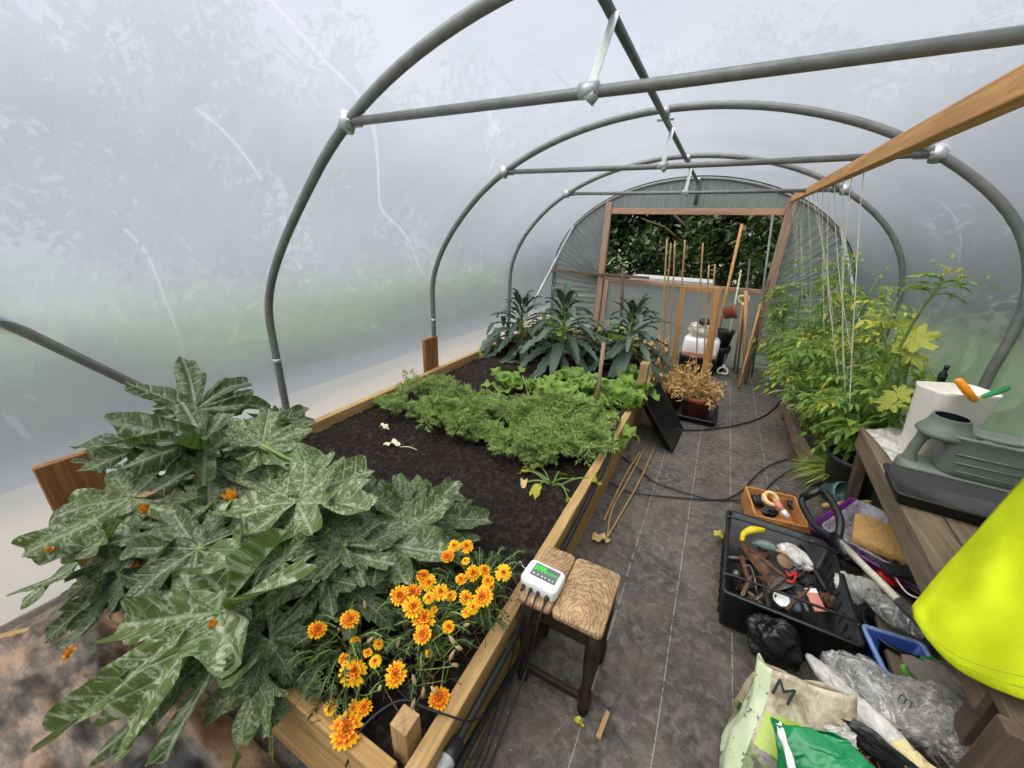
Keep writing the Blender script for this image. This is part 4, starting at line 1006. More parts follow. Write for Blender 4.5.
# ------------------------------------------------------------------ hoses and cables
hp_ = [az(408, 772, .30), az(430, 735, .29), az(470, 681, .285), az(520, 618, .28), az(566, 545, .28)]
X_ = BX1 + .028 + .015
hp_ = [np.array([X_, p[1], p[2]]) for p in hp_] + [np.array([X_, 1.75, .31]), np.array([X_ - .005, 2.1, .345]), np.array([BX1 - .005, 2.35, .378]), np.array([BX1 - .02, 2.6, .37]), np.array([BX1 - .06, 2.85, .33])]
ho = thing('hose', 'black water pipe with grey white fitting running along the bed side', 'hose', (X_, .5, .28))
mb = MB(); tube(mb, spline(hp_, 8), .013, 10); mb.build('pipe', M_RUBBER, ho)
p0 = hp_[1]; d0 = _unit(hp_[0] - hp_[2]); MM = orient((0, 0, 1), d0)
mb = MB(); lathe(mb, p0, [(.014, -.03), (.02, -.028), (.021, .0), (.0225, .003), (.0225, .02), (0, .02)], 14, MM); mb.build('collar', M_RUBBER, ho)
mb = MB(); lathe(mb, p0 + d0 * .02, [(0, 0), (.0235, 0), (.0235, .006), (.018, .008), (.017, .035), (0, .035)], 14, MM); mb.build('coupling', M_GREY, ho)
mb = MB(); lathe(mb, p0 + d0 * .052, [(0, 0), (.015, 0), (.019, .006), (.019, .04), (.013, .045), (.012, .12), (0, .12)], 14, MM); mb.build('tap_connector', M_WHITE, ho)
mb = MB(); tube(mb, spline([(X_ + .004, .25, .17), (X_ + .004, .55, .18), (X_ + .004, .85, .12), (X_ + .006, 1.1, .03), (X_ + .01, 1.35, .016)], 8), .013, 8)
single(mb, 'hose', M_RUBBER, 'lower black pipe sinking to the floor behind the stool', 'hose')
def floorcable(name, label, px, r=.005, z=.008, mat=None, cat='cable'):
    mb = MB(); tube(mb, spline([az(*q[:2], z) if len(q) < 3 else az(*q) for q in px], 8), r, 6)
    return single(mb, name, mat or M_RUBBER, label, cat)
floorcable('cable', 'black cable looping over the path from the bed towards the tomatoes', [(620, 455), (640, 470), (655, 482), (690, 494), (718, 500), (740, 492), (762, 470), (785, 460), (800, 463)])
floorcable('cable', 'black cable lying across the path just behind the wooden crate', [(606, 480), (630, 492), (670, 497), (715, 500), (755, 498), (775, 480), (792, 470), (801, 472)])
floorcable('cable', 'black cable on the path beyond the leaning tray', [(640, 425), (682, 430), (720, 428), (752, 421), (770, 412), (781, 400)], .006)
floorcable('cable', 'thin black cable dropping over the near bed corner', [(346, 766, .28), (362, 728, .37), (398, 701, .395), (425, 707, .38), (447, 718, .33), (455, 740, .2), (470, 760, .04)], .003)
floorcable('cable', 'thin black cable hooked over the bed side board below the marigolds', [(398, 690, .37), (415, 704, .39), (450, 716, .36), (470, 721, .31), (490, 712, .2), (505, 690, .04)], .003)
for i, (q, lab) in enumerate([([(654, 449, .012), (640, 480, .012), (622, 512, .014), (605, 541, .012)], 'bamboo cane on the membrane, the one farthest from the bed'), ([(645, 448, .01), (628, 480, .012), (612, 510, .012), (607, 538, .012)], 'bamboo cane on the membrane, the middle of three'), ([(640, 452, .01), (625, 476, .012), (604, 520, .012)], 'bamboo cane on the membrane, nearest the bed board')]):
    mb = MB(); tube(mb, spline([az(*a) for a in q], 5), .006, 7); single(mb, 'bamboo_cane', W_CANE, lab, 'cane', 'canes lying by the bed')
mb = MB(); beam(mb, az(598, 738, .009), az(608, 712, .009), .012, .016); single(mb, 'wood_scrap', W_CANE, 'small splinter of wood on the membrane beside the stool', 'wood', smooth=False)
mb = MB(); a = az(595, 415, .27); tube(mb, [a, a + [.0, .0, .60]], [.017, .015], 8); single(mb, 'wooden_peg', W_FRAME_Z, 'weathered wooden peg standing among the beet plants', 'stake')
mb = MB(); beam(mb, az(-30, 646, .03), az(34, 630, .03), .03, .03); single(mb, 'wooden_pole', W_CANE, 'pale wooden pole on the ground at the left under courgette leaves', 'pole', smooth=False, bevel=.01)
# crumpled sheet in front of the bed
mb = MB(); X, Y = np.meshgrid(np.linspace(-2.3, -.75, 110), np.linspace(-.75, .30, 80), indexing='ij')
Zs = .03 + .028 * np.abs(vnoise(X * 1.6 + Y * .8, Y * 2.2, 31, 4)) + .012 * np.abs(vnoise(X * 5, Y * 7, 32, 3)); Zs *= np.clip((.32 - Y) * 9, 0, 1) * np.clip((X + 2.32) * 8, 0, 1) * np.clip((-.72 - X) * 8, 0, 1)
gridmesh(mb, np.stack([X, Y, Zs + .006], -1)[:, ::-1])
def sheet_mat():
    t = NT('dusty_sheet'); v = t.coord((1.0, 3.2, 1)); f = t.noise(v, 2.2, 7, .7, .25); g = t.noise(v, 40, 4)
    col = t.ramp(f, [(.4, sr(38, 36, 38)), (.5, sr(92, 80, 70)), (.6, sr(156, 130, 108))])
    return t.end(t.bsdf(col, .45, t.bump(g, .3, .004), .5))
M_SHEET = sheet_mat(); single(mb, 'plastic_sheet', M_SHEET, 'crumpled dusty black plastic sheet on the ground before the bed', 'sheet')

# ------------------------------------------------------------------ tray, pot and canes in the middle of the path
A_, B_, C_, D_ = ay(661, 383, 3.62), ay(646, 395, 3.10), az(670, 455, .01), az(681, 430, .01)
ex = _unit(D_ - C_); eh = (B_ + A_ - C_ - D_) / 2; hh_ = np.linalg.norm(eh); nn = np.cross(ex, eh); MM = orient(ex, nn)
mb = MB(); wt = np.linalg.norm(D_ - C_); c = (A_ + B_ + C_ + D_) / 4
if MM[0, 2] < 0: MM = orient(-ex, -np.cross(-ex, -eh)) if False else np.array([MM[:, 0], -MM[:, 1], -MM[:, 2]]).T
tray(mb, c - MM[:, 2] * .05, wt, hh_, .055, .004, .025, .92, .01, MM)
single(mb, 'seed_tray', M_BLACK, 'black plastic tray leaning up against the bed post', 'tray')
PT = np.array([.02, 3.90, 0])
mb = MB(); tray(mb, PT + [.0, .03, .004], .40, .46, .055, .004, .03, .94, .01); single(mb, 'pot_tray', M_BLACK, 'black tray on the path holding the terracotta pot', 'tray')
def pot(name, label, c, r, h, mat, M=None, grp=None, soil_=True):
    t = thing(name, label, 'pot', c, grp); mb = MB()
    lathe(mb, c, [(0, 0), (r * .72, 0), (r * .93, h * .78), (r * 1.02, h * .79), (r * 1.04, h), (r * .95, h), (r * .92, h * .8)], 28, M); mb.build('body', mat, t)
    if soil_:
        mb = MB(); lathe(mb, c, [(r * .93, h * .82), (r * .5, h * .86), (0, h * .87)], 20, M); mb.build('soil', M_SOIL, t)
    return t
pot('plant_pot', 'terracotta coloured pot of withered plant on the black tray', PT + [.01, -.03, .012], .155, .23, M_TERRA)
pot('plant_pot', 'terracotta coloured pot half hidden behind the leaning tray', PT + [-.22, .12, .0], .12, .20, M_TERRA)
for (c, lab, sd_) in ((PT + [.01, -.03, .21], 'withered straw coloured plant in the pot on the black tray', 5), (PT + [-.2, .1, .18], 'withered straw coloured plant behind the leaning tray', 6)):
    rs = np.random.RandomState(sd_); t = thing('dead_plant', lab, 'plant', c, 'withered plants on the path'); lf, sm = MB(), MB()
    for k in range(80):
        a = rs.rand() * 6.28; b = c + np.array([rs.randn() * .04, rs.randn() * .04, 0]); L = .12 + .32 * rs.rand()
        P = arcpts(b, a, L, .5 + 1.0 * rs.rand(), .5 * rs.rand() + .1, 7); tube(sm, P, .0025, 4, False, tone=rs.rand()); T = np.gradient(P, axis=0)
        for i in range(1, 7):
            n = 3; leaflets(lf, np.repeat(P[i:i + 1], n, 0), rs.randn(n, 3) - UP * .6, rs.randn(n, 3), .03 + .035 * rs.rand(n), .010 + .01 * rs.rand(n), rs.rand(n))
    lf.build('leaves', M_STRAW, t); sm.build('stems', M_STRAW, t)
rs = np.random.RandomState(8)
CANES = [((667, 239), (660, 368), 4.1), ((671, 243), (663, 368), 4.15), ((675, 241), (668, 358), 4.2), ((685, 240), (676, 352), 4.3), ((703, 243), (696, 375), 4.2), ((709, 265), (703, 392), 3.95), ((715, 264), (706, 388), 4.05)]
CL = ['bamboo cane standing farthest to the left in the group at the pots', 'second bamboo cane of the close trio behind the tray', 'third bamboo cane of the close trio behind the tray', 'bamboo cane before the left leg of the trellis frame', 'tall thin cane standing inside the trellis frame', 'shorter cane in front of the trellis, left of a similar one', 'shorter cane in front of the trellis, beside its right leg']
for i, (a, b, y) in enumerate(CANES):
    p1, p0 = ay(*a, y), ay(*b, y - .05)
    if p0[2] > .1: p0 = p0 + (p0 - p1) * ((p0[2] - .03) / (p1[2] - p0[2]))
    p0[2] = max(p0[2], .02); mb = MB(); Q = spline([p0, (p0 * .5 + p1 * .5) + rs.randn(3) * .006, p1], 6); tube(mb, Q, .0075, 7)
    c_ = tag(mb.build('bamboo_cane', W_CANE), CL[i], 'cane', 'canes standing in the pots')
tr = thing('trellis_frame', 'pale timber ladder frame standing behind the pots', 'trellis', (.02, 4.5, 0))
y = 4.45
TL0, TL1, TR0, TR1 = ay(674, 372, y - .1), ay(683, 287, y), ay(703, 386, y - .1), ay(718, 288, y)
TL0[2] = .02; TR0[2] = .02
for a, b in ((TL0, TL1), (TR0, TR1)):
    mb = MB(); beam(mb, a, b, .035, .05, (0, 1, 0)); mb.build('upright', W_TRELLIS, tr, False, .003)
mb = MB(); beam(mb, TR0 + [.035, .12, 0], TR1 + [.02, .12, -.02], .03, .045, (0, 1, 0)); mb.build('upright', W_TRELLIS, tr, False, .003)
mb = MB(); beam(mb, TL1 + [0, .01, -.02], TR1 + [0, .01, -.02], .05, .03); mb.build('top_bar', W_TRELLIS, tr, False, .003)
for f in (.2, .42, .66):
    mb = MB(); a = TL0 + (TL1 - TL0) * f; b = TR0 + (TR1 - TR0) * f; tube(mb, [a + [0, -.035, 0], b + [0, -.035, 0]], .006, 6); mb.build('cross_wire', W_CANE, tr)

# ------------------------------------------------------------------ things at the doorway
y = 5.45
ck_ = np.array([ay(700, 350, y)[0], y, 0])
t = thing('crate', 'dark low crate under the white sack by the doorway', 'crate', ck_); mb = MB(); tray(mb, ck_, .44, .34, .22, .006, .02, .95); mb.build('body', M_BLACKD, t)
t = thing('water_container', 'white translucent container on the dark crate behind the trellis', 'container', ck_ + [0, 0, .22]); mb = MB(); loft(mb, ck_ + [-.0, 0, .222], [(.40, .26, .03, 0), (.42, .28, .05, .02), (.42, .28, .05, .20), (.36, .22, .06, .24)]); mb.build('body', M_WHITE, t)
mb = MB(); box(mb, ck_ + [0, -.145, .255], (.38, .01, .045)); o = mb.build('checked_band', M_PINK, t, False)
def lump(mb, c, s, seed, nu=26, nv=16, amp=.22):
    u, v = np.meshgrid(np.linspace(0, 2 * PI, nu), np.linspace(-PI / 2, PI / 2, nv), indexing='ij')
    d = np.stack([np.cos(u) * np.cos(v), np.sin(u) * np.cos(v), np.sin(v)], -1)
    r = 1 + amp * vnoise(d[..., 0] * .7 + d[..., 2] * .4, d[..., 1] * .7 - d[..., 2] * .5, seed, 4); r[-1] = r[0]
    r[:, 0] = r[0, 0]; r[:, -1] = r[0, -1]
    gridmesh(mb, np.asarray(c) + d * r[..., None] * np.asarray(s))
mb = MB(); lump(mb, ck_ + [-.02, 0, .55], (.17, .13, .11), 3); t = thing('sack', 'knotted white sack with dark patches on the white container', 'sack', ck_ + [0, 0, .46]); mb.build('bag', M_CLEARW, t)
mb = MB(); lump(mb, ck_ + [-.0, -.04, .66], (.08, .06, .045), 4); mb.build('dark_knot', M_BLACKD, t)
p = ay(729, 313, 5.4); pot('plant_pot', 'terracotta pot lying tipped beside the white sack', p - [.06, 0, .02], .085, .14, M_TERRA, roty(1.2), None, False)
p2 = ay(735, 334, 5.5); pot('plant_pot', 'black pot under the tipped terracotta pot by the doorway', p2 - [.10, -.1, .2], .10, .22, M_BLACKD, None, None, False)
p3 = ay(733, 352, 5.55); pot('plant_pot', 'large dark pot on the floor at the doorway', np.array([p3[0] - .15, 5.62, 0]), .12, p2[2] - .2, M_BLACKD, None, None, False)
def dhandle(mb, p, d, w, l, r, side=(1, 0, 0)):
    """D grip: two arms and a cross bar; p is where the shaft ends, d points to the grip"""
    d = _unit(d); s = _unit(np.cross(d, np.cross(side, d)))
    tube(mb, spline([p, p + d * l * .35 + s * w * .45, p + d * l * .85 + s * w * .5, p + d * l + s * w * .36], 5), r, 7)
    tube(mb, spline([p, p + d * l * .35 - s * w * .45, p + d * l * .85 - s * w * .5, p + d * l - s * w * .36], 5), r, 7)
    tube(mb, [p + d * l - s * w * .42, p + d * l + s * w * .42], r * 1.15, 8); tube(mb, [p - d * l * .3, p + d * l * .1], r * 1.3, 8)
t = thing('hoe', 'pale tool standing upside down, white grip on the floor', 'tool', ay(727, 357, 5.5)); b = ay(727, 352, 5.5); a = ay(741, 270, 5.85)
b0 = np.array([b[0], b[1], .10]); dd = _unit(b0 - a); mb = MB(); tube(mb, [a, b0], .011, 8); mb.build('shaft', M_SHAFT, t); mb = MB(); dhandle(mb, b0, dd, .11, .09, .012); mb.build('grip', M_WHITE, t)
t = thing('garden_fork', 'tool with a pale yellow grip leaning beside the right door post', 'tool', ay(742, 340, 5.8)); a = ay(743, 304, 5.78); e = ay(739, 350, 5.7); e[2] = .02
mb = MB(); tube(mb, [e, a], .014, 8); mb.build('shaft', W_POLE, t); mb = MB(); dhandle(mb, a, a - e, .11, .10, .014); mb.build('grip', M_CREAM, t)
def pole(name, label, a, b, ya, yb, r, mat, floor=True, grp=None):
    p, q = ay(*a, ya), ay(*b, yb)
    if floor and q[2] > .02: q = q + (q - p) * ((q[2] - .01) / (p[2] - q[2]))
    q[2] = max(q[2], .01); mb = MB(); tube(mb, [q, (p + q) / 2, p], r, 8); return single(mb, name, mat, label, 'pole', grp)
pole('broom', 'orange wooden handle hung from the door lintel, leaning outwards', (742, 224), (721, 318), 5.84, 5.7, .019, W_POLE)
pole('metal_pole', 'thin grey pole before the right part of the door opening', (773, 214), (763, 290), 5.84, 5.72, .013, M_STEEL)
pole('metal_pole', 'dark thin pole crossing the rail between two paler tools', (750, 259), (742, 330), 5.86, 5.7, .010, M_STEELD)
pole('timber_strip', 'brown strip leaning at the rail left of the right door post', (746, 291), (745, 352), 5.8, 5.6, .022, W_POLE)
pole('timber_strip', 'brown strip propped against the foot of the right door post', (769, 280), (754, 345), 5.85, 5.45, .018, W_OLD_Z)
pole('timber_strip', 'orange strip slanting beside the right door post', (764, 292), (748, 352), 5.8, 5.3, .014, W_POLE)
pole('wooden_stake', 'short weathered stake sticking up before the rail', (623, 268), (622, 300), 5.4, 5.4, .022, W_OLD_Z)
mb = MB(); lathe(mb, ck_ + [.1, -.1, .62], [(.03, 0), (.035, .01)], 8)
t = thing('table', 'pale grey table top outside beyond the door rail', 'table', (-.75, 7.4, 0)); mb = MB(); box(mb, (-.75, 7.4, .98), (1.3, .7, .035)); mb.build('top', M_GREY, t, False)
for x in (-1.3, -.2):
    for yy in (7.1, 7.7): mb = MB(); box(mb, (x, yy, .46), (.05, .05, .98)); mb.build('leg', W_OLD_Z, t, False)

# ------------------------------------------------------------------ tomatoes on the right
TLAB = ['tomato plant at the path corner of the right bed near the tall bare shoot', 'yellow tinged tomato plant at the film on the right', 'tomato plant reaching over the path halfway along the right bed', 'tomato plant in the middle of the right bed against the film', 'tomato plant overhanging the path near the far tools', 'tallest tomato plant near the end brace tube', 'last tomato plant before the right door post']
TP = [(.96, 3.15, 0.10, .95, .34), (1.06, 3.5, .10, 1.22, .34), (.86, 3.75, .12, 1.0, .36), (1.02, 4.15, .1, 1.42, .36), (.80, 4.5, .12, 1.10, .38), (.98, 4.85, .1, 1.6, .36), (.82, 5.3, .1, 1.25, .36)]
def tomato(p, label, h, spread, seed, ylw, n=120):
    rs = np.random.RandomState(seed); p = np.asarray(p, float); t = thing('tomato_plant', label, 'tomato plant', p, 'tomato plants in the right bed'); lf, sm, yl = MB(), MB(), MB()
    stems = []
    for s in range(5):
        a = rs.rand() * 6.28; e = p + np.array([math.cos(a) * spread * .5, math.sin(a) * spread * .6, h * (.75 + .3 * rs.rand())]); e[0] = min(e[0], 1.1)
        Q = spline([p + rs.randn(3) * [.03, .03, 0], p * .6 + e * .4 + rs.randn(3) * .04, e], 8); tube(sm, Q, [.009, .004], 6, tone=.5); stems.append(Q)
    for k in range(n):
        Q = stems[k % 5]; i = int(2 + (len(Q) - 3) * rs.rand()); b = Q[i]; a = rs.rand() * 6.28; L = .17 + .14 * rs.rand()
        P = arcpts(b, a, L, .1 + .7 * rs.rand(), .4 + .4 * rs.rand(), 9); P[:, 0] = np.minimum(P[:, 0], 1.2); P[:, 0] = np.where(P[:, 2] < .36, np.maximum(P[:, 0], .95), P[:, 0]); tn = np.clip(.15 + .5 * rs.rand() + .25 * (b[2] / h - .5), 0, 1)
        compound(yl if rs.rand() < ylw else lf, sm, P, 5, .060, .022, tn, rs, .9, .5)
    for k in range(4):
        Q = stems[k]; b = Q[-1]
        for q in range(5): c = b + rs.randn(3) * .025 + UP * .02; leaflets(yl, np.repeat(c[None], 5, 0), rs.randn(5, 3), rs.randn(5, 3) + UP, np.full(5, .016), np.full(5, .006), np.full(5, .95))
    lf.build('foliage', M_TOM, t); sm.build('stems', M_PETIOLE, t)
    if yl.n: yl.build('yellow_leaves', M_TOMY, t)
    return t
for i, (x, y, z, h, s) in enumerate(TP): tomato((x, y, z), TLAB[i], h, s, 200 + i, .10 if i != 1 else .35)
# plants with long narrow leaves in front
def narrow(name, label, p, n, h, seed, mat, L=.13, W=.028, yl=0):
    rs = np.random.RandomState(seed); p = np.asarray(p, float); t = thing(name, label, 'vegetable', p, 'narrow leaved plants before the tomatoes'); lf, sm = MB(), MB()
    for s in range(n):
        a = rs.rand() * 6.28; Q = arcpts(p + rs.randn(3) * [.05, .07, 0], a, h * (.75 + .4 * rs.rand()), .9 + .5 * rs.rand(), .25, 9); Q[:, 0] = np.minimum(Q[:, 0], 1.25); tube(sm, Q, [.006, .003], 5, tone=.6)
        for i in range(2, 9):
            for q in range(3):
                aa = rs.rand() * 6.28; l = L * (.6 + .8 * rs.rand()); P = arcpts(Q[i], aa, l, rs.rand() * .9 - .1, .35 + .5 * rs.rand(), 7); P[:, 0] = np.where(P[:, 2] < .34, np.maximum(P[:, 0], .95), P[:, 0])
                strip_leaf(lf, P, np.array([.15, .7, 1, .85, .5, .05]) * W * (.7 + .6 * rs.rand()), UP, .3, .1, 5, i, np.clip(.2 + .6 * rs.rand(), 0, 1))
    lf.build('foliage', mat, t); sm.build('stems', M_PETIOLE, t)
narrow('pepper_plant', 'leafy plant with long narrow leaves just behind the potting bench', (1.04, 3.0, .36), 12, .36, 11, M_PEP)
narrow('pepper_plant', 'leafy plant with narrow leaves drooping over the timber edging', (.98, 3.3, .32), 11, .36, 12, M_PEP, .12, .022)
narrow('pepper_plant', 'pale streaky narrow leaved plant low at the path edge', (.92, 3.62, .30), 9, .30, 13, M_PALE, .13, .014)
t = thing('plant_tub', 'black tub behind the bench leg holding a narrow leaved plant', 'pot', (1.02, 2.98, 0)); mb = MB(); lathe(mb, (1.02, 2.98, 0), [(0, 0), (.12, 0), (.155, .30), (.165, .31), (.165, .335), (.15, .335), (.14, .29), (0, .29)], 24); mb.build('body', M_BLACKD, t)
# tall bare shoot with a tuft on top
t = thing('tomato_shoot', 'tall bare tomato shoot with a leafy flowering tip', 'tomato plant', (1.0, 3.05, .6)); sm, lf, yf = MB(), MB(), MB()
Q = spline([(.96, 3.0, .62), ay(889, 368, 2.95), ay(915, 320, 2.85), ay(944, 280, 2.75)], 8); tube(sm, Q, [.010, .006], 7, tone=.6)
rs = np.random.RandomState(4)
for k in range(11):
    a = rs.rand() * 6.28; b = Q[-1 - int(4 * rs.rand())]; compound(lf, sm, arcpts(b, a, .10 + .10 * rs.rand(), .2 + .6 * rs.rand(), .4, 7), 5, .045, .017, .2 + .5 * rs.rand(), rs)
for k in range(14):
    c = Q[-1] + rs.randn(3) * [.05, .04, .02] + UP * .045; leaflets(yf, np.repeat(c[None], 6, 0), rs.randn(6, 3), rs.randn(6, 3) + UP, np.full(6, .016), np.full(6, .007), np.full(6, .6))
sm.build('stem', M_PETIOLE, t); lf.build('leaves', M_TOM, t); yf.build('blossom', M_TOMY, t)
# yellowing squash leaves by the film
t = thing('cucumber_plant', 'cucumber vine with big yellow leaves near the white container', 'vegetable', (1.18, 3.0, .3)); lf, sm = MB(), MB()
for i, (b, yb, tp, yt, tone) in enumerate([((914, 338), 2.95, (948, 352), 2.85, .9), ((908, 352), 2.95, (930, 376), 2.85, .6), ((900, 326), 3.1, (922, 316), 3.05, .2), ((880, 318), 3.0, (862, 308), 2.95, .3), ((893, 402), 2.8, (872, 412), 2.75, .3), ((896, 392), 2.85, (916, 404), 2.75, .5)]):
    B, T = ay(*b, yb), ay(*tp, yt); T = B + (T - B) * .72; squash_leaf(lf, B, T, toC(B) * .7 + UP * .8 + R.randn(3) * .25, 1.0, .5, .05, .15, 900 + i, tone, 84, 7); tube(sm, spline([(1.18, 3.0, .35), (B + [1.15, 3.05, .6]) / 2, B], 6), .005, 6, tone=.6)
lf.build('leaves', M_SQY, t); sm.build('stalks', M_PETIOLE, t)
# strings from the crop rail
for i, (py0, l) in enumerate([(1.9, 1.05), (2.15, .95), (2.35, 1.2), (2.6, 1.0), (2.8, 1.15), (3.05, 1.0), (3.3, 1.1), (3.55, .95), (3.85, 1.1), (4.15, .9), (4.5, 1.0), (4.8, .9), (5.1, .85), (5.4, .9)]):
    p = railp(py0 + .5) + [.0, 0, -.045]; e = p + [.17 + .25 * R.rand(), -.2 + .25 * R.rand(), -l]; e[0] = min(e[0], 1.15)
    mb = MB(); tube(mb, spline([p + [0, 0, .09], p + [.028, 0, .04], p + [.005, 0, -.01], (p + e) / 2 + R.randn(3) * .012, e], 6), .0022, 4)
    single(mb, 'plant_string', M_STRING, 'thin jute string hanging from the crop rail to the tomatoes', 'string', 'strings hanging from the crop rail')

# ------------------------------------------------------------------ right bed edging and grass tuft
ed = thing('timber_edging', 'weathered low timber edging of the tomato bed beside the path', 'edging', az(797, 440, 0))
for a, b, w_ in (((784, 402), (798, 440), .05), ((796, 438), (811, 463), .055)):
    p, q = az(*a, .13), az(*b, .13); mb = MB(); beam(mb, p, q, .10, w_); mb.build('board', W_OLD_Y, ed, False, .006)
for q in ((797, 446), (786, 410)):
    p = az(*q, .10); mb = MB(); box(mb, p + [.02, 0, -.04], (.10, .06, .13)); mb.build('block', W_OLD_X, ed, False, .006)
rs = np.random.RandomState(9); G0 = az(838, 474, .14); t = thing('grass_tuft', 'uprooted tuft of yellow green grass beside the bench leg', 'grass', G0 - [0, 0, .14]); lf, rt = MB(), MB()
for k in range(300):
    a = PI + rs.randn() * .55 - .25; L = .16 + .16 * rs.rand(); P = arcpts(G0 + rs.randn(3) * [.02, .03, .015], a, L, .15 + .5 * rs.rand(), .35 + .3 * rs.rand(), 8); P[:, 2] = np.maximum(P[:, 2], .02)
    strip_leaf(lf, P, [.002, .0028, .0022, .0005], UP, .3, 0, 3, k, rs.rand())
lf.build('blades', M_GRASS, t); lump(rt, G0 + [.04, 0, -.03], (.06, .07, .05), 5)
rt.build('root_ball', M_DRY, t)
pot('plant_pot', 'teal plastic pot tipped behind the spade grip', az(826, 492, .10), .07, .13, M_TEAL, rotx(.9) @ roty(.5), None, False)

# ------------------------------------------------------------------ potting bench
BD = _unit(np.array([.08, 1.2, 0])); BS = np.array([BD[1], -BD[0], 0]); B0 = np.array([.91, 2.82, .6])
BM = np.array([BS, BD, UP]).T
bp = lambda s, l, z=0: B0 + BS * s - BD * l + UP * z           # across, towards the viewer, up
be = thing('potting_bench', 'weathered grey brown timber potting bench along the right side', 'bench', bp(.2, .8, -.6))
for k, (s0, s1) in enumerate(((0, .128), (.134, .262), (.268, .40))):
    mb = MB(); box(mb, bp((s0 + s1) / 2, .91, -.015), (s1 - s0, 1.82, .03), BM); mb.build('top_plank', W_OLD_Y, be, False, .004)
mb = MB(); box(mb, bp(.012, .86, -.07), (.024, 1.66, .08), BM); mb.build('apron', W_OLD_Y, be, False, .003)
mb = MB(); box(mb, bp(.2, .02, -.07), (.38, .024, .08), BM); mb.build('apron', W_OLD_X, be, False, .003)
for s, l, sx in ((.04, .05, -.02), (.36, .05, 0), (.04, 1.66, 0), (.36, 1.66, 0)):
    mb = MB(); p = bp(s, l, -.03); q = bp(s + (.05 if sx else 0), l - .0, -.6); beam(mb, q, p, .05, .06, (1, 0, 0)); mb.build('leg', W_OLD_Z, be, False, .004)
mb = MB(); box(mb, bp(.2, .86, -.46), (.36, 1.5, .025), BM); mb.build('lower_shelf', W_OLD_Y, be, False, .004)
# tray and watering can
mb = MB(); tray(mb, (1.045, 2.06, .603), .41, .27, .055, .004, .012, .94, .008, rotz(-.10)); single(mb, 'seed_tray', M_BLACKD, 'dusty black seed tray on the bench in front of the watering can', 'tray')
wc = thing('watering_can', 'grey green plastic watering can with a raised oval filler on the bench', 'watering can', (1.13, 2.33, .601))
CMx = rotz(-.10); cc = np.array([.945, 2.30, .603]); cw = lambda x, y, z: cc + CMx @ np.array([x, y, z])
mb = MB(); loft(mb, cw(.19, .03, 0), [(.40, .165, .05, 0), (.41, .175, .06, .01), (.405, .17, .06, .045), (.38, .16, .055, .058)], CMx); mb.build('foot', M_CAN, wc)
mb = MB(); loft(mb, cw(.245, .03, .045), [(.27, .16, .04, 0), (.285, .17, .045, .03), (.30, .175, .05, .15), (.315, .185, .05, .185), (.32, .19, .05, .19), (.32, .19, .05, .20), (.29, .16, .04, .20), (.285, .155, .04, .165)], CMx); mb.build('tank', M_CAN, wc)
for k, z in enumerate((.085, .125, .165)):
    mb = MB(); tube(mb, [cw(.15 - .012 * k, -.0565 - .002 * k, z), cw(.36, -.0565 - .002 * k, z)], .0035, 6); mb.build('rib', M_CAN, wc)
mb = MB(); tube(mb, spline([cw(.025, .03, .05), cw(.02, .03, .10), cw(.03, .03, .17), cw(.045, .03, .22)], 5), [.030, .022, .022, .034], 12); mb.build('handle_column', M_CAN, wc)
mb = MB(); loft(mb, cw(.095, .03, .205), [(.17, .165, .07, 0), (.195, .185, .08, .012), (.19, .18, .08, .026), (.15, .15, .07, .055), (.125, .13, .06, .092), (.128, .134, .062, .098), (.118, .122, .058, .098), (.112, .116, .055, .03)], CMx, True, False); mb.build('filler', M_CAN, wc)
mb = MB(); loft(mb, cw(.095, .03, .2985), [(.108, .112, .05, 0), (.108, .112, .05, .003)], CMx); mb.build('opening', plain('shade_disc_black', sr(16, 18, 18), .95, .1, 8, spec=0.0, bump=0), wc)  # black disc just below the rim stands in for shade inside the filler
mb = MB(); tube(mb, spline([cw(.17, .03, .24), cw(.22, .03, .232), cw(.30, .03, .232), cw(.37, .03, .24)], 6), .014, 10)
mb.build('grip', M_CAN, wc)
for x in (.22, .33):
    mb = MB(); loft(mb, cw(x, -.0, .205), [(.05, .04, .015, 0), (.045, .035, .014, .02), (.03, .02, .008, .025)], CMx); mb.build('lug', M_CAN, wc)
# white container with tools
WM = rotz(.42); wcn = np.array([1.145, 2.61, .601])
t = thing('white_tub', 'white translucent tub of small tools behind the watering can', 'tub', wcn)
mb = MB(); loft(mb, wcn, [(.21, .13, .03, 0), (.22, .14, .035, .01), (.285, .18, .05, .35), (.291, .186, .05, .365), (.279, .174, .046, .365), (.21, .13, .03, .02)], WM); mb.build('body', plain('milky_white_plastic', sr(232, 226, 214), .4, .04, 6, bump=.05), t)
def rod(name, label, cat, a, b, r, mat, tip=.7, grp=None):
    mb = MB(); a, b = np.asarray(a), np.asarray(b); d = b - a
    tube(mb, [a, a + d * .04, a + d * .5, a + d * .93, b], [r * .5, r, r * 1.1, r * tip, r * .3], 10); return single(mb, name, mat, label, cat, grp)
rod('hand_tool', 'orange tool handle sticking out of the white tub', 'tool', az(957, 379, 1.045), az(976, 402, .95), .016, M_ORG, .9)
rod('hand_tool', 'green tool handle lying over the rim of the white tub', 'tool', az(1008, 388, 1.02), az(982, 397, 1.0), .012, M_GRN, .8)
t = thing('bottle', 'small black bottle with a cap at the corner of the white tub', 'bottle', az(938, 384, .93)); p = az(938, 386, .90); mb = MB(); lathe(mb, p, [(0, 0), (.018, 0), (.018, .07), (.008, .09), (.008, .10), (0, .10)], 14); mb.build('body', M_BLACK, t); mb = MB(); lathe(mb, p, [(0, .098), (.011, .098), (.011, .12), (0, .12)], 12); mb.build('cap', M_BLACKD, t)
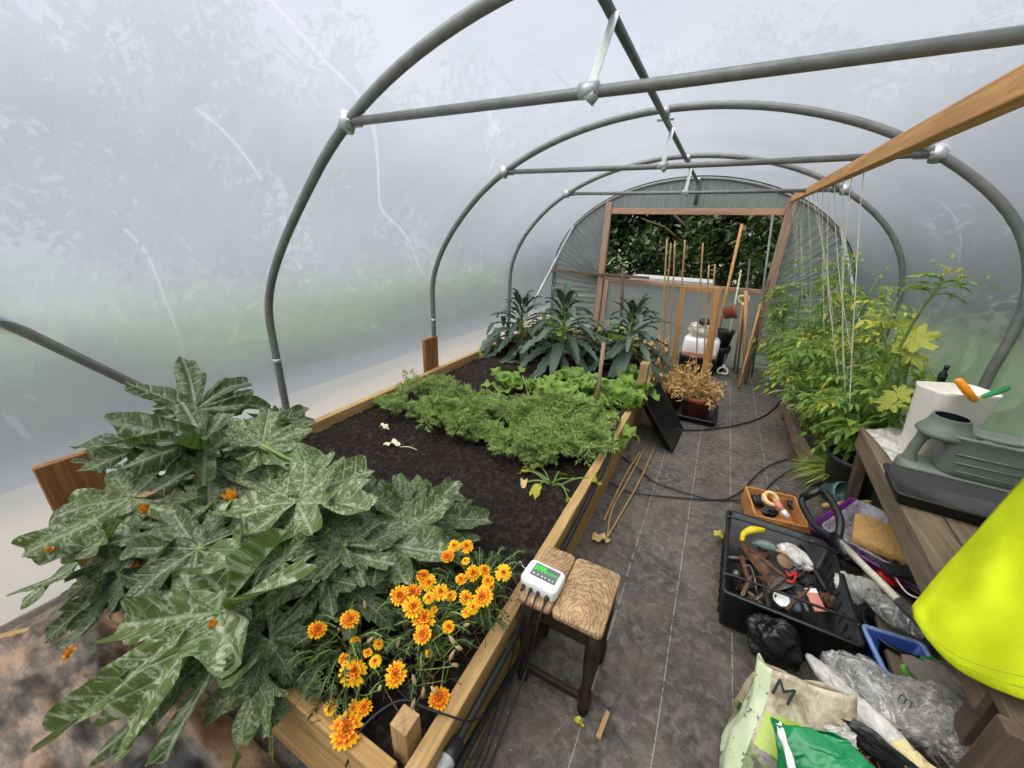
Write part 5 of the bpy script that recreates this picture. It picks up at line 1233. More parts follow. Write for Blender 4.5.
def patch(name, mat, label, cat, corners, amp, seed, bulge=0, n=40, ridged=True, thick=.0, fr=1.2, group=None, parent=None):
    """crumpled sheet over four corners (going round)"""
    A, B, C, D = [np.asarray(q, float) for q in corners]; u, v = np.meshgrid(np.linspace(0, 1, n), np.linspace(0, 1, n), indexing='ij')
    P = (A * ((1 - u) * (1 - v))[..., None] + B * (u * (1 - v))[..., None] + C * (u * v)[..., None] + D * ((1 - u) * v)[..., None])
    N = _unit(np.cross(B - A, D - A)); N = N if N[2] >= 0 else -N
    h = vnoise(u * fr, v * fr, seed, 5); h = np.abs(h) if ridged else h
    e = np.sin(u * PI) * np.sin(v * PI)
    P = P + N * (amp * h + bulge * e)[..., None] + np.stack([vnoise(u * fr, v * fr, seed + 1, 3), vnoise(u * fr, v * fr, seed + 2, 3), u * 0], -1) * amp * .6
    mb = MB(); gridmesh(mb, P); o = mb.build(name, mat, parent)
    if thick: solid(o, thick)
    return tag(o, label, cat, group)
patch('plastic_wrap', M_CLEARW, 'clear crinkled wrapper lying on the bench by the can', 'wrapper', [az(866, 430, .605), az(905, 428, .605), az(904, 466, .605), az(893, 462, .605)], .008, 3, .004, thick=.001)

# ------------------------------------------------------------------ crates on the path
KC = np.array([.515, 1.82, 0.004]); KM = rotz(-.03); kw = lambda x, y, z: KC + KM @ np.array([x, y, z])
t = thing('tool_crate', 'black plastic crate full of rusty hand tools on the path', 'crate', KC)
mb = MB(); tray(mb, KC, .46, .60, .21, .006, .015, .93, .012, KM); mb.build('body', M_BLACK, t)
for x in (-.225, .225):
    for k in range(9): 
        if k == 0: mb = MB()
        box(mb, kw(x * .985, -.24 + k * .06, .10), (.012, .012, .15), KM)
    mb.build('side_ribs', M_BLACKD, t, False)
mb = MB(); tube(mb, spline([kw(-.235, -.22, .212), kw(-.20, -.21, .222), kw(.20, -.20, .222), kw(.235, -.21, .212)], 6), .006, 7); mb.build('swing_bar', M_BLACK, t)
mb = MB(); tube(mb, spline([kw(-.235, .22, .212), kw(-.20, .23, .222), kw(.20, .23, .222), kw(.235, .22, .212)], 6), .006, 7); mb.build('swing_bar', M_BLACK, t)
rs = np.random.RandomState(12)
q = [az(742, 541, .17), az(744, 534, .20), az(752, 530, .225), az(764, 530, .22)]
t = thing('pruning_saw', 'pruning saw with a curved yellow handle in the black crate', 'saw', q[0]); mb = MB(); tube(mb, spline(q, 6), [.012, .015, .02, .011], 10); mb.build('handle', M_YEL, t)
mb = MB(); strip_leaf(mb, spline([az(742, 541, .17), az(752, 560, .13), az(772, 572, .11)], 6), [.012, .014, .004], UP, 0, 0, 3); mb.build('blade', M_RUST, t)
def trowel(label, a, b, c, mat, hm, w=.03):
    a, b, c = [np.asarray(x) for x in (a, b, c)]; t = thing('trowel', label, 'trowel', a); mb = MB(); strip_leaf(mb, spline([a, (a + b) / 2, b], 6), np.array([.1, .8, 1, .95, .7]) * w, UP, .5, 0, 7); o = mb.build('blade', mat, t); solid(o, .002)
    mb = MB(); tube(mb, spline([b, b * .6 + c * .4, c], 5), [.006, .006, .012, .012], 8); mb.build('handle', hm, t)
trowel('greenish trowel blade near the yellow handle in the crate', az(752, 543, .16), az(776, 550, .17), az(792, 556, .18), plain('green_grey_metal', sr(96, 112, 100), .5, .3, 20, .3), W_CANE, .035)
trowel('rusty brown trowel in the middle of the crate', az(748, 552, .15), az(765, 575, .14), az(774, 596, .13), M_RUST, M_RUST, .035)
trowel('grey trowel with a dark handle at the lower middle of the crate', az(772, 590, .15), az(792, 580, .15), az(804, 574, .16), M_TOOL, M_BLACK, .028)
def sheetlump(name, mat, label, cat, c, s, seed, M=None, amp=.25, fr=1.0, group=None, parent=None, lab=True):
    mb = MB(); nu, nv = 72, 44
    u, v = np.meshgrid(np.linspace(0, 2 * PI, nu), np.linspace(-PI / 2, PI / 2, nv), indexing='ij')
    d = np.stack([np.cos(u) * np.cos(v), np.sin(u) * np.cos(v), np.sin(v)], -1)
    n1 = vnoise(d[..., 0] * .5 * fr + d[..., 2] * .3, d[..., 1] * .5 * fr - d[..., 2] * .35, seed, 3); n2 = np.abs(vnoise(d[..., 0] * 1.2 * fr + d[..., 2], d[..., 1] * 1.2 * fr - d[..., 2] * .8, seed + 1, 4))
    r = 1 + amp * n1 - amp * .6 * n2; r[-1] = r[0]; r[:, 0] = r[:, 0].mean(); r[:, -1] = r[:, -1].mean()
    P = d * r[..., None] * np.asarray(s)
    if M is not None: P = P @ np.asarray(M).T
    P = P + np.asarray(c); P[..., 2] = np.maximum(P[..., 2], .008); gridmesh(mb, P); o = mb.build(name, mat, parent)
    return tag(o, label, cat, group) if lab else o
sheetlump('plastic_bag', M_CLEARW, 'small white crumpled plastic bag among tools in the crate', 'bag', az(795, 556, .17), (.085, .045, .04), 5, rotz(-.75))
mb = MB(); lathe(mb, az(784, 562, .19), [(0, 0), (.034, 0), (.035, .003), (.034, .012), (0, .012)], 22, rotx(.3) @ roty(.25)); single(mb, 'wooden_disc', M_DISC, 'round brown disc lying on top of the tools in the crate', 'disc')
rod('metal_tube', 'short grey metal tube standing in the near left corner of the crate', 'tube', az(734, 584, .05), az(736, 572, .16), .018, M_TOOL, 1)
rod('hand_fork', 'rust brown tool handle along the left side of the crate', 'tool', az(741, 556, .15), az(750, 586, .12), .013, M_RUST)
rod('hand_fork', 'dark tool handle beside the pink packet in the crate', 'tool', az(797, 590, .12), az(808, 612, .12), .012, M_TOOL)
rod('metal_tube', 'grey tube end between white pot and pink packet in the crate', 'tube', az(793, 596, .14), az(797, 612, .11), .018, plain('slate_plastic', sr(92, 104, 116), .4), 1)
p = az(778, 602, .10); mb = MB(); lathe(mb, p, [(0, 0), (.026, 0), (.03, .05), (.032, .052), (.028, .052), (.024, .01), (0, .01)], 18, rotx(.5)); single(mb, 'small_pot', M_WHITE, 'small white pot at the near edge of the crate', 'pot')
t = thing('seed_packet', 'pink packet with a white top at the near right of the crate', 'packet', az(815, 600, .14)); mb = MB(); box(mb, az(816, 602, .15), (.05, .075, .008), rotz(.5) @ rotx(.4)); mb.build('packet', M_PINK, t, False, .002); mb = MB(); box(mb, az(811, 591, .165), (.048, .02, .010), rotz(.5) @ rotx(.4)); mb.build('top_band', M_WHITE, t, False)
mb = MB(); tube(mb, spline([az(743, 567, .2), az(750, 566, .21), az(755, 580, .2), az(757, 592, .17), az(763, 600, .14)], 6), .0035, 6); single(mb, 'wire_hook', M_TOOL, 'bent grey wire hook in the left of the crate', 'hook')
sheetlump('glove', M_RUST, 'stiff brown glove among the tools in the crate', 'glove', az(768, 582, .12), (.05, .03, .03), 9, rotz(.6))
sheetlump('glove', M_BLACKD, 'dark glove lump right of the pink packet', 'glove', az(800, 578, .12), (.05, .03, .025), 19, rotz(-.3))
mb = MB(); tube(mb, spline([az(786, 571, .18), az(790, 576, .18), az(796, 572, .18), az(793, 582, .17), az(786, 580, .17)], 5), .005, 7); single(mb, 'red_clip', M_RED, 'small red clip below the brown disc', 'clip')
lump_ = MB(); lump(lump_, az(812, 541, .18), (.03, .028, .025), 14); single(lump_, 'stone', plain('stone', sr(120, 110, 98), .8, .3, 20, bump=.4), 'grey stone lump at the far right corner of the crate', 'stone')
rs = np.random.RandomState(31)
for k in range(7):
    a = kw(rs.uniform(-.17, .12), rs.uniform(-.2, .2), .03 + .05 * rs.rand()); an = rs.rand() * 3.1; d = np.array([math.cos(an), math.sin(an), .15]) * (.06 + .04 * rs.rand())
    rod('hand_tool', 'brown hand tool buried low among others in the black crate', 'tool', a - d, a + d, .012, (M_RUST, M_TOOL, W_DARK)[k % 3], .8, 'buried tools in the crate')
rs = np.random.RandomState(57)
for k, (px, py, lab) in enumerate([(752, 604, 'dark rust lump of old fittings in the near left of the crate'), (790, 590, 'muddy brown tangle of fittings under the grey trowel'), (762, 556, 'rust brown lump beside the green trowel blade'), (806, 568, 'dark muddy lump right of the small white bag'), (776, 586, 'brown muddy lump in the middle of the crate'), (826, 600, 'black lump in the near right corner of the crate')]):
    sheetlump('fitting', (M_RUST, M_BLACKD, M_DRY if False else M_RUST)[k % 3], lab, 'fitting', az(px, py, .10 + .03 * rs.rand()), (.035 + .02 * rs.rand(), .028, .03), 140 + k, rotz(rs.rand() * 3), .35, 1.6)
for k, (a, b, lab, m) in enumerate([((748, 548), (786, 578), 'long thin rusty rod lying across the tools in the crate', M_RUST), ((756, 600), (800, 566), 'grey rod crossing the middle of the crate', M_TOOL), ((770, 612), (762, 580), 'dark wooden handle pointing to the near crate side', W_DARK), ((786, 610), (812, 586), 'slim rusty rod beside the pink packet', M_RUST), ((800, 545), (826, 590), 'black rod along the right side of the crate', M_BLACKD), ((738, 604), (752, 575), 'pale wooden handle in the near left of the crate', W_OLD_X)]):
    rod('hand_tool', lab, 'tool', az(*a, .15), az(*b, .17), .008 + .003 * rs.rand(), m, .8)
# small wooden crate
WC = np.array([.585, 2.47, .004]); WCM = rotz(.13); ww = lambda x, y, z: WC + WCM @ np.array([x, y, z])
t = thing('wooden_crate', 'shallow orange brown wooden box behind the black crate', 'crate', WC)
for (x, y, sx, sy) in ((-.155, 0, .014, .30), (.115, 0, .014, .30), (-.02, .15, .284, .014), (-.02, -.15, .284, .014)):
    mb = MB(); box(mb, ww(x, y, .06), (sx, sy, .12), WCM); mb.build('side', W_CRATE, t, False, .002)
mb = MB(); box(mb, ww(-.02, 0, .006), (.27, .30, .012), WCM); mb.build('bottom', W_CRATE, t, False)
p = az(770, 499, .12); t = thing('tape_roll', 'roll of cream tape leaning in the wooden box', 'tape', p); MT = rotz(.5) @ rotx(.55)
mb = MB(); lathe(mb, p, [(.032, -.018), (.047, -.018), (.047, .018), (.032, .018), (.032, -.018)], 28, MT); mb.build('tape', M_CREAM, t)
mb = MB(); lathe(mb, p, [(.028, -.0185), (.0325, -.0185), (.0325, .0185), (.028, .0185)], 28, MT); mb.build('core', M_ORG, t)
t = thing('glue_bottle', 'pink and white bottle lying in the wooden box', 'bottle', az(782, 510, .10)); a, b = az(776, 501, .13), az(788, 518, .08)
mb = MB(); tube(mb, [a, a + (b - a) * .6], .018, 12); mb.build('label_part', M_PINK, t); mb = MB(); tube(mb, [a + (b - a) * .58, b], [.0185, .014], 12); mb.build('cap', M_WHITE, t)
sheetlump('glove', M_BLACK, 'black glove at the near edge of the wooden box', 'glove', az(770, 512, .10), (.05, .03, .03), 29, rotz(.4))
sheetlump('glove', M_BLACKD, 'dark grey glove at the far left of the wooden box', 'glove', az(760, 500, .07), (.05, .045, .03), 39, rotz(.1))
sheetlump('rag', M_BLACKD, 'dark lump of rags at the right end of the wooden box', 'rag', az(796, 506, .07), (.05, .05, .035), 49, rotz(.8))
sheetlump('rag', M_RUST, 'brown rag at the far side of the wooden box', 'rag', az(786, 495, .07), (.05, .03, .03), 59, rotz(.2))
# tools lying under the bench
rod('hand_tool', 'pale wooden handle lying behind the spade grip', 'tool', az(822, 506, .12), az(872, 502, .20), .017, W_CANE, .9, 'handles under the bench')
rod('hand_tool', 'lower pale handle lying under the bench beside the purple tray', 'tool', az(830, 520, .08), az(882, 518, .18), .016, W_CANE, .9, 'handles under the bench')
rod('hand_tool', 'grey handle lying deep under the bench top', 'tool', az(852, 500, .2), az(912, 528, .24), .015, W_OLD_X, .9, 'handles under the bench')
mb = MB(); tray(mb, az(868, 474, .16), .34, .30, .22, .006, .04, .85); single(mb, 'tub', M_BLACKD, 'large black tub in the dark behind the bench leg', 'tub')

def tray4(name, label, cat, mat, px, z, h, t=.004, r=.02, lip=.008, taper=.92, parent=None):
    A, B, C, D = [az(*q, z) for q in px]; ex = ((B - A) + (C - D)) / 2; ey = ((D - A) + (C - B)) / 2; w_, d_ = np.linalg.norm(ex), np.linalg.norm(ey)
    x = _unit(ex); y = ey - ey.dot(x) * x; M = np.array([x, _unit(y), np.cross(x, _unit(y))]).T
    if M[2, 2] < 0: M = np.array([M[:, 0], -M[:, 1], -M[:, 2]]).T
    c = (A + B + C + D) / 4 - M[:, 2] * h; mb = MB(); tray(mb, c, w_ - 2 * lip, d_ - 2 * lip, h, t, r, taper, lip, M); o = mb.build(name, mat, parent)
    return o, c, M, w_, d_
o, c, M, w_, d_ = tray4('purple_tray', '', '', M_PURPLE, [(838, 524), (880, 494), (938, 556), (896, 600)], .25, .09); tag(o, 'purple plastic tray under the bench edge', 'tray')
b_ = MB(); tray(b_, c + M[:, 2] * .02, w_ * .86, d_ * .8, .09, .003, .03, .92, .006, M); single(b_, 'clear_box', M_CLEARBOX, 'clear plastic box standing in the purple tray', 'box')
b_ = MB(); loft(b_, c + M[:, 2] * .062 + M[:, 0] * -.005, [(w_ * .5, d_ * .5, .015, 0), (w_ * .52, d_ * .52, .02, .012), (w_ * .52, d_ * .52, .02, .038), (w_ * .49, d_ * .49, .02, .046)], M @ rotz(.3)); single(b_, 'sponge', M_SPONGE, 'tan brown sponge block lying in the clear box', 'sponge')
mb = MB(); box(mb, az(908, 572, .29), (.19, .065, .02), rotz(.35)); single(mb, 'black_slab', M_BLACKD, 'matt black bar lying across the purple tray end', 'bar', smooth=False, bevel=.005)
sheetlump('red_packet', M_RED, 'red crinkled packet under the black bar', 'packet', az(893, 578, .20), (.07, .05, .045), 6)
mb = MB(); tube(mb, spline([az(888, 565, .27), az(897, 580, .27), az(906, 592, .27), az(918, 598, .28), az(930, 597, .30)], 8), .0035, 6); single(mb, 'wire_hoop', M_WHITE, 'thin white bent wire over the red packet', 'wire')
p = az(934, 582, .24); t = thing('hanging_basket', 'black basket with green wire stays next to the yellow jacket', 'basket', p - [0, 0, .2])
mb = MB(); lathe(mb, p - [0, 0, .14], [(0, 0), (.07, .005), (.125, .12), (.14, .125), (.14, .14), (.125, .14), (.115, .11), (.05, .03), (0, .03)], 28); mb.build('bowl', M_BLACK, t)
M_GWIRE = plain('green_wire', sr(60, 96, 66), .4)
for k in range(4):
    a = k * PI / 2 + .4; e = p + [.13 * math.cos(a), .13 * math.sin(a), 0]; mb = MB(); tube(mb, spline([e, e + [.02 * math.cos(a), .02 * math.sin(a), .05], p + [.03, .02, .11], p + [.05, .03, .13]], 6), .0025, 5); mb.build('stay', M_GWIRE, t)
# spade
S0, S1 = az(838, 540, .33), az(960, 662, .40); sd = _unit(S1 - S0)
t = thing('spade', 'spade with a black D grip lying across the crates', 'spade', S0)
G1 = az(811, 494, .36); gd = G1 - S0
mb = MB(); dhandle(mb, S0 - sd * .0, gd, .125, np.linalg.norm(gd), .0175, (.7, .6, 1)); mb.build('grip', M_BLACK, t)
mb = MB(); tube(mb, [S0 - sd * .03, S0, S0 + sd * .05], [.014, .019, .018], 12); mb.build('collar', M_TOOL, t)
mb = MB(); tube(mb, [S0 + sd * .04, S0 + (S1 - S0) * .62], .0145, 12); mb.build('shaft', M_SHAFT, t)
mb = MB(); tube(mb, [S0 + (S1 - S0) * .60, S1, S1 + sd * .10], [.018, .018, .022], 12); mb.build('socket', M_TOOL, t)
E_ = S1 + sd * .10; sx_ = _unit(np.cross(sd, UP)); mb = MB()
G = np.array([[E_ + sd * .28 * u + sx_ * v * .085 * (1 - .25 * max(0, u - .7) / .3) + UP * (.015 * (abs(v)) - .01) for v in np.linspace(-1, 1, 7)] for u in np.linspace(0, 1, 8)]); gridmesh(mb, G); o = mb.build('blade', M_TOOL, t); solid(o, .003)

def clearfilm(name, tint, see, milk, rough=.1, scale=9):
    t = NT(name); v = t.coord(); v2 = t.coord((1, 2.2, 1)); f = t.noise(v, scale, 3, .5, 1.5)
    rid = t.math('ABSOLUTE', t.math('SUBTRACT', f, .5)); g = t.noise(v2, scale * 2.3, 3, .5, 2.0); rid2 = t.math('ABSOLUTE', t.math('SUBTRACT', g, .5))
    h = t.math('ADD', rid, t.math('MULTIPLY', rid2, .5)); nb = t.bump(h, 1.0, .05)
    tr = t.n('ShaderNodeBsdfTransparent'); tr.inputs[0].default_value = (.95, .95, .94, 1)
    df = t.n('ShaderNodeBsdfDiffuse'); df.inputs[0].default_value = (*tint, 1); t.l(nb, df.inputs['Normal'])
    gl = t.n('ShaderNodeBsdfGlossy'); gl.inputs['Roughness'].default_value = rough; t.l(nb, gl.inputs['Normal'])
    tl = t.n('ShaderNodeBsdfTranslucent'); tl.inputs[0].default_value = (*tint, 1)
    def mx(k, a, b):
        m = t.n('ShaderNodeMixShader'); (t.l(k, m.inputs[0]) if hasattr(k, 'is_output') else setattr(m.inputs[0], 'default_value', k)); t.l(a, m.inputs[1]); t.l(b, m.inputs[2]); return m.outputs[0]
    body = mx(.3, df.outputs[0], tl.outputs[0])
    fold = t.ramp(rid, [(.0, (min(1, milk * 2.2),) * 3), (.03, (milk,) * 3), (.2, (milk * .5,) * 3)])
    lw = t.n('ShaderNodeLayerWeight'); t.l(nb, lw.inputs['Normal'])
    return t.end(mx(t.math('MULTIPLY_ADD', lw.outputs['Facing'], .45, .16), mx(fold, tr.outputs[0], body), gl.outputs[0]))
M_CLEAR2 = clearfilm('thin_clear_film', sr(240, 236, 230), .5, .46)
M_MILK2 = clearfilm('milky_clear_film', sr(238, 230, 218), .3, .52, .15, 12)
# ------------------------------------------------------------------ bags and boxes at the near right
sheetlump('plastic_bag', M_CLEARW, 'translucent bag printed with white loops below the purple tray', 'bag', az(856, 588, .17), (.075, .055, .06), 61)
sheetlump('plastic_bag', M_CLEAR2, 'grey transparent bag slumped beneath the spade shaft', 'bag', az(893, 612, .22), (.11, .055, .05), 62, rotz(-.5))
p = az(872, 640, .0); t = thing('bucket', 'deep black bucket in the dark beside the tool crate', 'bucket', (.90, 1.70, 0)); mb = MB(); lathe(mb, (.90, 1.70, .004), [(0, 0), (.085, 0), (.105, .16), (.112, .162), (.112, .175), (.10, .175), (.08, .02), (0, .02)], 28); mb.build('body', M_BLACK, t)
sheetlump('plastic_bag', M_BLACK, 'crumpled black plastic bag in front of the tool crate', 'bag', az(772, 640, .14), (.10, .075, .10), 63, rotz(.3) @ roty(-.4), .3)
o, c, M, w_, d_ = tray4('blue_crate', '', '', M_BLUE, [(876, 634), (948, 652), (930, 690), (866, 664)], .20, .15, .006, .015, .010, .93); tag(o, 'blue plastic box with a paler rim beside the clear bags', 'crate')
b_ = MB(); loft(b_, c + M[:, 2] * .15, [(w_, d_, .02, 0), (w_, d_, .02, .008), (w_ - .028, d_ - .028, .012, .008), (w_ - .028, d_ - .028, .012, 0)], M, False, False); b_.build('rim', M_BLUEL, o)
sheetlump('lime_scoop', M_LIME, 'lime green crinkled scrap in the blue box', 'scrap', az(912, 672, .20), (.03, .022, .02), 71); sheetlump('green_scoop', M_GRN, 'dark green crinkled scrap under the spade end', 'scrap', az(934, 664, .21), (.035, .022, .018), 72)
sheetlump('cloth', plain('grey_cloth', sr(120, 112, 102), .9, .25, 12), 'grey brown cloth bundle below the yellow jacket', 'cloth', az(958, 690, .28), (.12, .055, .04), 73, rotz(-.5))
# compost bag
def bag_mat():
    t = NT('compost_bag_print'); v = t.coord('' and 0 or (1, 1, 1)); z = t.n('ShaderNodeAttribute', attribute_name='uvz').outputs['Vector']
    sx = t.n('ShaderNodeSeparateXYZ'); t.l(z, sx.inputs[0]); U, V = sx.outputs[0], sx.outputs[1]
    f = t.noise(v, 22, 5, .7, .6); g = t.noise(v, 9, 3)
    front = t.mix(t.ramp(f, [(.4, (0, 0, 0)), (.62, (.85, .85, .85))]), sr(200, 188, 160), sr(128, 112, 88))
    veg = t.ramp(t.noise(v, 34, 3), [(.35, sr(56, 60, 40)), (.5, sr(120, 136, 70)), (.6, sr(148, 132, 140)), (.75, sr(96, 84, 92))])
    Vn = t.math('ADD', V, t.math('MULTIPLY', t.math('SUBTRACT', g, .5), .12))
    col = t.mix(t.math('LESS_THAN', Vn, .5), front, veg)
    splash = t.math('MULTIPLY', t.math('MULTIPLY', t.math('GREATER_THAN', Vn, .5), t.math('LESS_THAN', Vn, .74)), t.math('LESS_THAN', t.math('ABSOLUTE', t.math('SUBTRACT', U, .36)), .13))
    col = t.mix(splash, col, t.mix(f, sr(150, 178, 60), sr(196, 208, 110)))
    side = t.mix(f, sr(170, 186, 140), sr(216, 222, 190))
    scr = t.math('MULTIPLY', t.math('GREATER_THAN', t.noise(t.coord((1, 1, .5)), 60, 2), .62), t.math('LESS_THAN', t.math('ABSOLUTE', t.math('SUBTRACT', t.math('FRACT', t.math('MULTIPLY', V, 4)), .5)), .22))
    side = t.mix(t.math('MULTIPLY', scr, .8), side, sr(52, 72, 48))
    col = t.mix(t.math('LESS_THAN', U, .22), col, side)
    return t.end(t.bsdf(col, .35, t.bump(f, .25, .006), .5))
M_BAG = bag_mat()
cb0, cb1 = np.array([.465, .98, .006]), np.array([.46, 1.13, .36])
t = thing('compost_bag', 'crumpled pale green and beige compost bag lettered M, open at the top', 'bag', cb0)
nu, nv = 90, 30; P = np.zeros((nu, nv, 3)); UV = np.zeros((nu, nv, 3))
for i, u in enumerate(np.linspace(0, 1, nu)):
    a = PI + u * 2 * PI - .5
    for j, v in enumerate(np.linspace(0, 1, nv)):
        w_, d_ = .165 - .05 * v ** 2, .14 - .125 * v ** 1.3; c = cb0 + (cb1 - cb0) * v
        ca, sa = math.cos(a), math.sin(a); rr = (abs(ca) ** 3 + abs(sa) ** 3) ** (-1 / 3)
        P[i, j] = c + np.array([w_ * ca * rr, d_ * sa * rr, 0]); UV[i, j] = (u, v, 0)
NX = vnoise(UV[..., 0] * 1.6, UV[..., 1] * .6, 81, 3); NX[-1] = NX[0]; NY = np.abs(vnoise(UV[..., 0] * 2.2, UV[..., 1] * 1.0, 82, 3)); NY[-1] = NY[0]
ctr = P.mean(0, keepdims=True); dv = P - ctr; dv[..., 2] = 0; dv /= np.linalg.norm(dv, axis=2, keepdims=True)
P = P + dv * (.020 * NX - .014 * NY)[..., None]; P[..., 2] = np.maximum(P[..., 2] + (NX * .03 * UV[..., 1] ** 3), .006)
mb = MB(); gridmesh(mb, P, uvz=UV.reshape(-1, 3)); bo = mb.build('sack', M_BAG, t); solid(bo, .0015)
def letters(name, body, size, p, nrm, up, mat, parent):
    cu = bpy.data.curves.new(name, 'FONT'); cu.body = body; cu.size = size; cu.extrude = .0006; cu.align_x = 'CENTER'; cu.align_y = 'CENTER'; cu.materials.append(mat)
    tmp = bpy.data.objects.new(name, cu); COL.objects.link(tmp); dg = bpy.context.evaluated_depsgraph_get(); me = bpy.data.meshes.new_from_object(tmp.evaluated_get(dg)); bpy.data.objects.remove(tmp)
    o = bpy.data.objects.new(name, me); COL.objects.link(o)
    if not me.materials: me.materials.append(mat)
    z = _unit(nrm); y = _unit(np.asarray(up) - np.dot(up, z) * z); x = np.cross(y, z)
    o.matrix_world = Matrix(np.vstack([np.column_stack([x, y, z, p]), [0, 0, 0, 1]]).tolist())
    if parent is not None: o.parent = parent; o.matrix_parent_inverse = Matrix.Translation(-Vector(parent.location))
    return o
# the M sits on the side of the bag that faces the viewer
rm_ = _unit(ray(786, 694)); cand = [(i, j) for i in range(3, nu - 3) for j in range(3, nv - 3)]; dm = min(np.linalg.norm(np.cross(P[q] - CAM, rm_)) for q in cand)
best = min((q for q in cand if np.linalg.norm(np.cross(P[q] - CAM, rm_)) < dm + .012), key=lambda q: np.linalg.norm(P[q] - CAM))
i, j = best; pn = _unit(np.cross(P[min(i + 3, nu - 1), j] - P[i - 3, j], P[i, min(j + 3, nv - 1)] - P[i, j - 3])); pn = pn if pn.dot(CAM - P[best]) > 0 else -pn
letters('lettering', 'M', .075, P[best] + pn * .012, pn, UP + np.array([.15, 0, 0]), M_INK, t)
# green bag, black sack with roots, clear bags
t = thing('green_bag', 'shiny bright green plastic bag at the bottom of the heap', 'bag', az(820, 770, .1)); 
M_GBAG = plain('shiny_green_film', sr(26, 128, 74), .25, .2, 10, bump=.2)
def bagpatch(name, mat, corners, amp, seed, bulge, parent, thick=.002, fr=1.1, drop=.0):
    o = patch(name, mat, None, None, corners, amp, seed, bulge, 50, True, thick, fr, None, parent); return o
bagpatch('film', M_GBAG, [az(776, 722, .34), az(846, 738, .36), az(905, 800, .36), az(776, 800, .20)], .012, 91, .035, t)
bagpatch('underside', M_GBAG, [az(776, 722, .34), az(846, 738, .36), az(905, 800, .36), az(776, 800, .20)], -.012, 191, -.09, t)
bagpatch('white_fold', M_WHITE, [az(776, 724, .341), az(781, 722, .346), az(797, 772, .33), az(790, 776, .31)], .006, 92, .004, t, .001)
t = thing('black_sack', 'black sack gaping open with dry roots inside', 'bag', az(850, 740, .0))
bagpatch('far_side', M_BLACK, [az(796, 690, .30), az(814, 688, .33), az(925, 770, .33), az(900, 790, .18)], .01, 93, .02, t)
bagpatch('inside', M_BLACK, [az(800, 700, .26), az(820, 700, .30), az(930, 790, .24), az(880, 800, .16)], .02, 94, -.05, t)
mb = MB(); rs = np.random.RandomState(3)
for k in range(9):
    a = az(rs.uniform(840, 885), rs.uniform(738, 766), .25); tube(mb, spline([a, a + rs.randn(3) * .012, a + rs.randn(3) * [.03, .03, .012], a + rs.randn(3) * [.045, .045, .015]], 5), [.0035, .0012], 5, tone=rs.rand())
mb.build('dry_roots', plain('red_root', sr(120, 62, 44), .8, .3, 30), t)
patch('foil_scrap', M_CLEARW, 'grey crinkled foil scrap between green bag and black sack', 'scrap', [az(822, 728, .33), az(845, 724, .34), az(858, 748, .33), az(838, 750, .32)], .014, 95, .012, 30, True, .001)
t = thing('clear_bag', 'large clear crumpled bag with a small printed m, right of the black sack', 'bag', az(890, 710, .1))
sheetlump('bag', M_CLEAR2, None, None, az(885, 700, .27), (.16, .085, .075), 96, rotz(-.6), .2, .9, None, t, False)
sheetlump('folded_end', M_CLEARW, None, None, az(868, 718, .28), (.17, .04, .03), 97, rotz(-.78), .22, 1.2, None, t, False)
pm = az(906, 700, .36); letters('lettering', 'm', .045, pm, toC(pm), UP, M_INK, t)
t = thing('clear_bag', 'cloudy clear bag heaped against the near timber panel', 'bag', az(950, 730, .1))
sheetlump('bag', M_MILK2, None, None, az(955, 738, .30), (.17, .10, .09), 98, rotz(-.75), .2, 1.0, None, t, False)
patch('paper_wrapper', M_CREAM, 'pale wrapper edge lying below the clear bags', 'wrapper', [az(885, 742, .30), az(905, 740, .31), az(955, 790, .31), az(925, 800, .29)], .01, 99, .01, 30, True, .001)
# end board of the bench
a = ay(1002, 705, 1.0); mb = MB(); box(mb, (a[0] + .24, .978, .32), (.48, .045, .64)); single(mb, 'upright_timber', W_OLD_Z, 'upright weathered board at the bench end under the yellow jacket', 'board', smooth=False, bevel=.004)
t = thing('hi_vis_jacket', 'bright yellow jacket with a stitched hem heaped over the near bench end', 'jacket', (.95, 1.3, .6))
def hiv():
    t = NT('fluorescent_cloth'); v = t.coord(); f = t.noise(v, 5, 4, .6); g = t.noise(v, 220, 2)
    col = t.ramp(f, [(.3, sr(176, 190, 12)), (.7, sr(202, 214, 26))])
    return t.end(t.bsdf(col, .75, t.bump(t.math('ADD', t.math('MULTIPLY', g, .2), f), .35, .01), .2))
M_HIV = hiv()
top = spline([ax(912, 607, .735), ax(940, 572, .82), ax(985, 522, .93), ax(1030, 472, 1.04), ax(1120, 392, 1.14)], 8)
bot = spline([ax(914, 618, .73), ax(930, 642, .735), ax(962, 672, .76), ax(1026, 700, .80), ax(1120, 722, .93)], 8)
n1 = len(top); n2 = 26; G = np.zeros((n1, n2, 3))
for i in range(n1):
    for j in range(n2):
        v = j / (n2 - 1); p = top[i] * (1 - v) + bot[i] * v; e = math.sin(v * PI) * (i / n1) ** .6
        G[i, j] = p + toC(p) * (.07 * e + .018 * math.sin(i * .33 + v * 4) * e + .010 * math.sin(i * .6 - v * 7) * e - .04 * math.exp(-((i - 22) / 4.0) ** 2 - ((v - .55) / .22) ** 2))
mb = MB(); gridmesh(mb, G); o = mb.build('cloth', M_HIV, t); solid(o, .004)
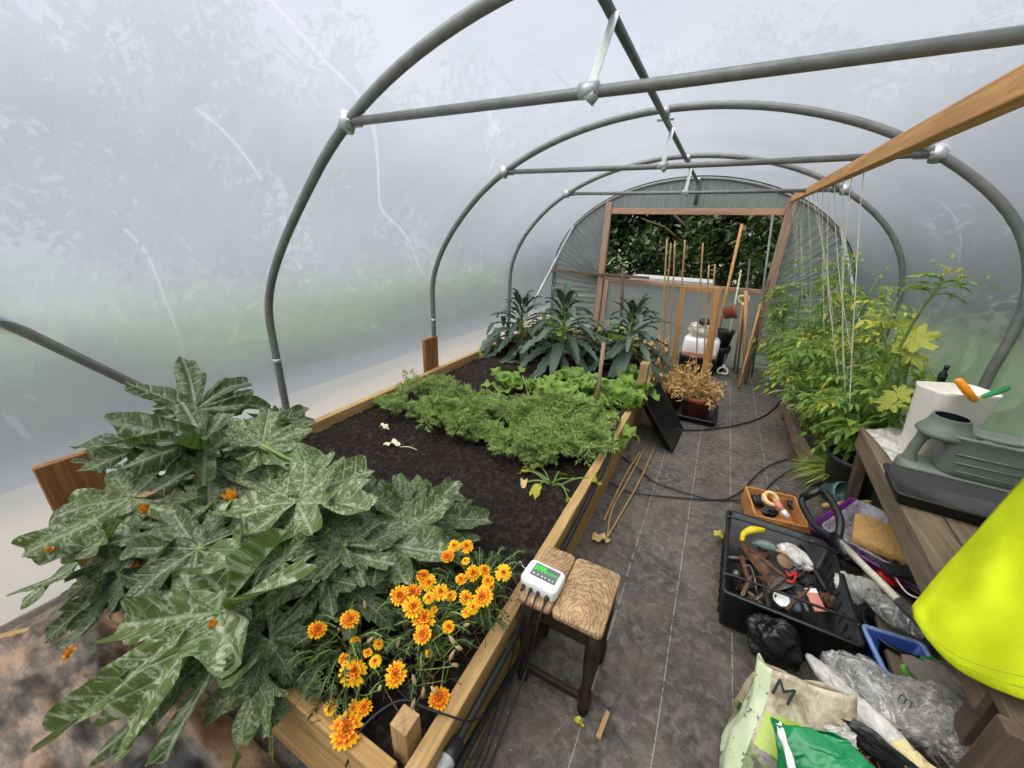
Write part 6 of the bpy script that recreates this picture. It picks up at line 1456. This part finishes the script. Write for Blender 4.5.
# the far side of the heap falls back to the bench top, the near side tucks in under the hem
for nm_, E_ in (('back', G[:, 0]), ('lining', G[:, -1])):
    GB = np.zeros((n1, 10, 3))
    for i in range(n1):
        for j in range(10):
            v = j / 9; p = E_[i] + np.array([.03, .03 if nm_ == 'back' else .05, 0]) * math.sin(v * PI / 2); p[2] = E_[i][2] + (min(.612, E_[i][2] - .02) - E_[i][2]) * v ** 1.5
            GB[i, j] = p
    mb = MB(); gridmesh(mb, GB); o = mb.build(nm_, M_HIV, t); solid(o, .004)
for f in (.93, .965):
    k = f * (n2 - 1); k0 = int(k); L = G[1:, k0] * (1 - (k - k0)) + G[1:, min(k0 + 1, n2 - 1)] * (k - k0)
    mb = MB(); tube(mb, np.array([p + toC(p) * .0035 for p in L]), .0012, 4); mb.build('hem_stitch', plain('hem_thread_%d' % int(f * 1000), sr(170, 188, 30), .7), t)

# ------------------------------------------------------------------ light
w = bpy.data.worlds.new('sky'); SC.world = w; w.use_nodes = True
nt = w.node_tree; nt.nodes.clear()
o = nt.nodes.new('ShaderNodeOutputWorld'); bg = nt.nodes.new('ShaderNodeBackground')
tc = nt.nodes.new('ShaderNodeTexCoord'); no = nt.nodes.new('ShaderNodeTexNoise'); no.inputs['Scale'].default_value = 5.5; no.inputs['Detail'].default_value = 5
nt.links.new(tc.outputs['Generated'], no.inputs['Vector'])
cr = nt.nodes.new('ShaderNodeValToRGB'); e = cr.color_ramp.elements
e[0].position = .45; e[0].color = (.62, .67, .76, 1); e[1].position = .72; e[1].color = (1.0, .99, .96, 1)
nt.links.new(no.outputs['Fac'], cr.inputs[0]); nt.links.new(cr.outputs[0], bg.inputs[0]); bg.inputs[1].default_value = .62
nt.links.new(bg.outputs[0], o.inputs[0])
sd = bpy.data.lights.new('sun', 'SUN'); sd.energy = 7.2; sd.angle = math.radians(70); sd.color = (1, .96, .9)
so = bpy.data.objects.new('sun', sd); COL.objects.link(so); so.rotation_euler = (math.radians(18), math.radians(-14), 0)

SC.view_settings.view_transform = 'Standard'; SC.view_settings.look = 'None'
SC.view_settings.exposure = 0.42; SC.view_settings.gamma = 1.0; SC.view_settings.use_curve_mapping = False
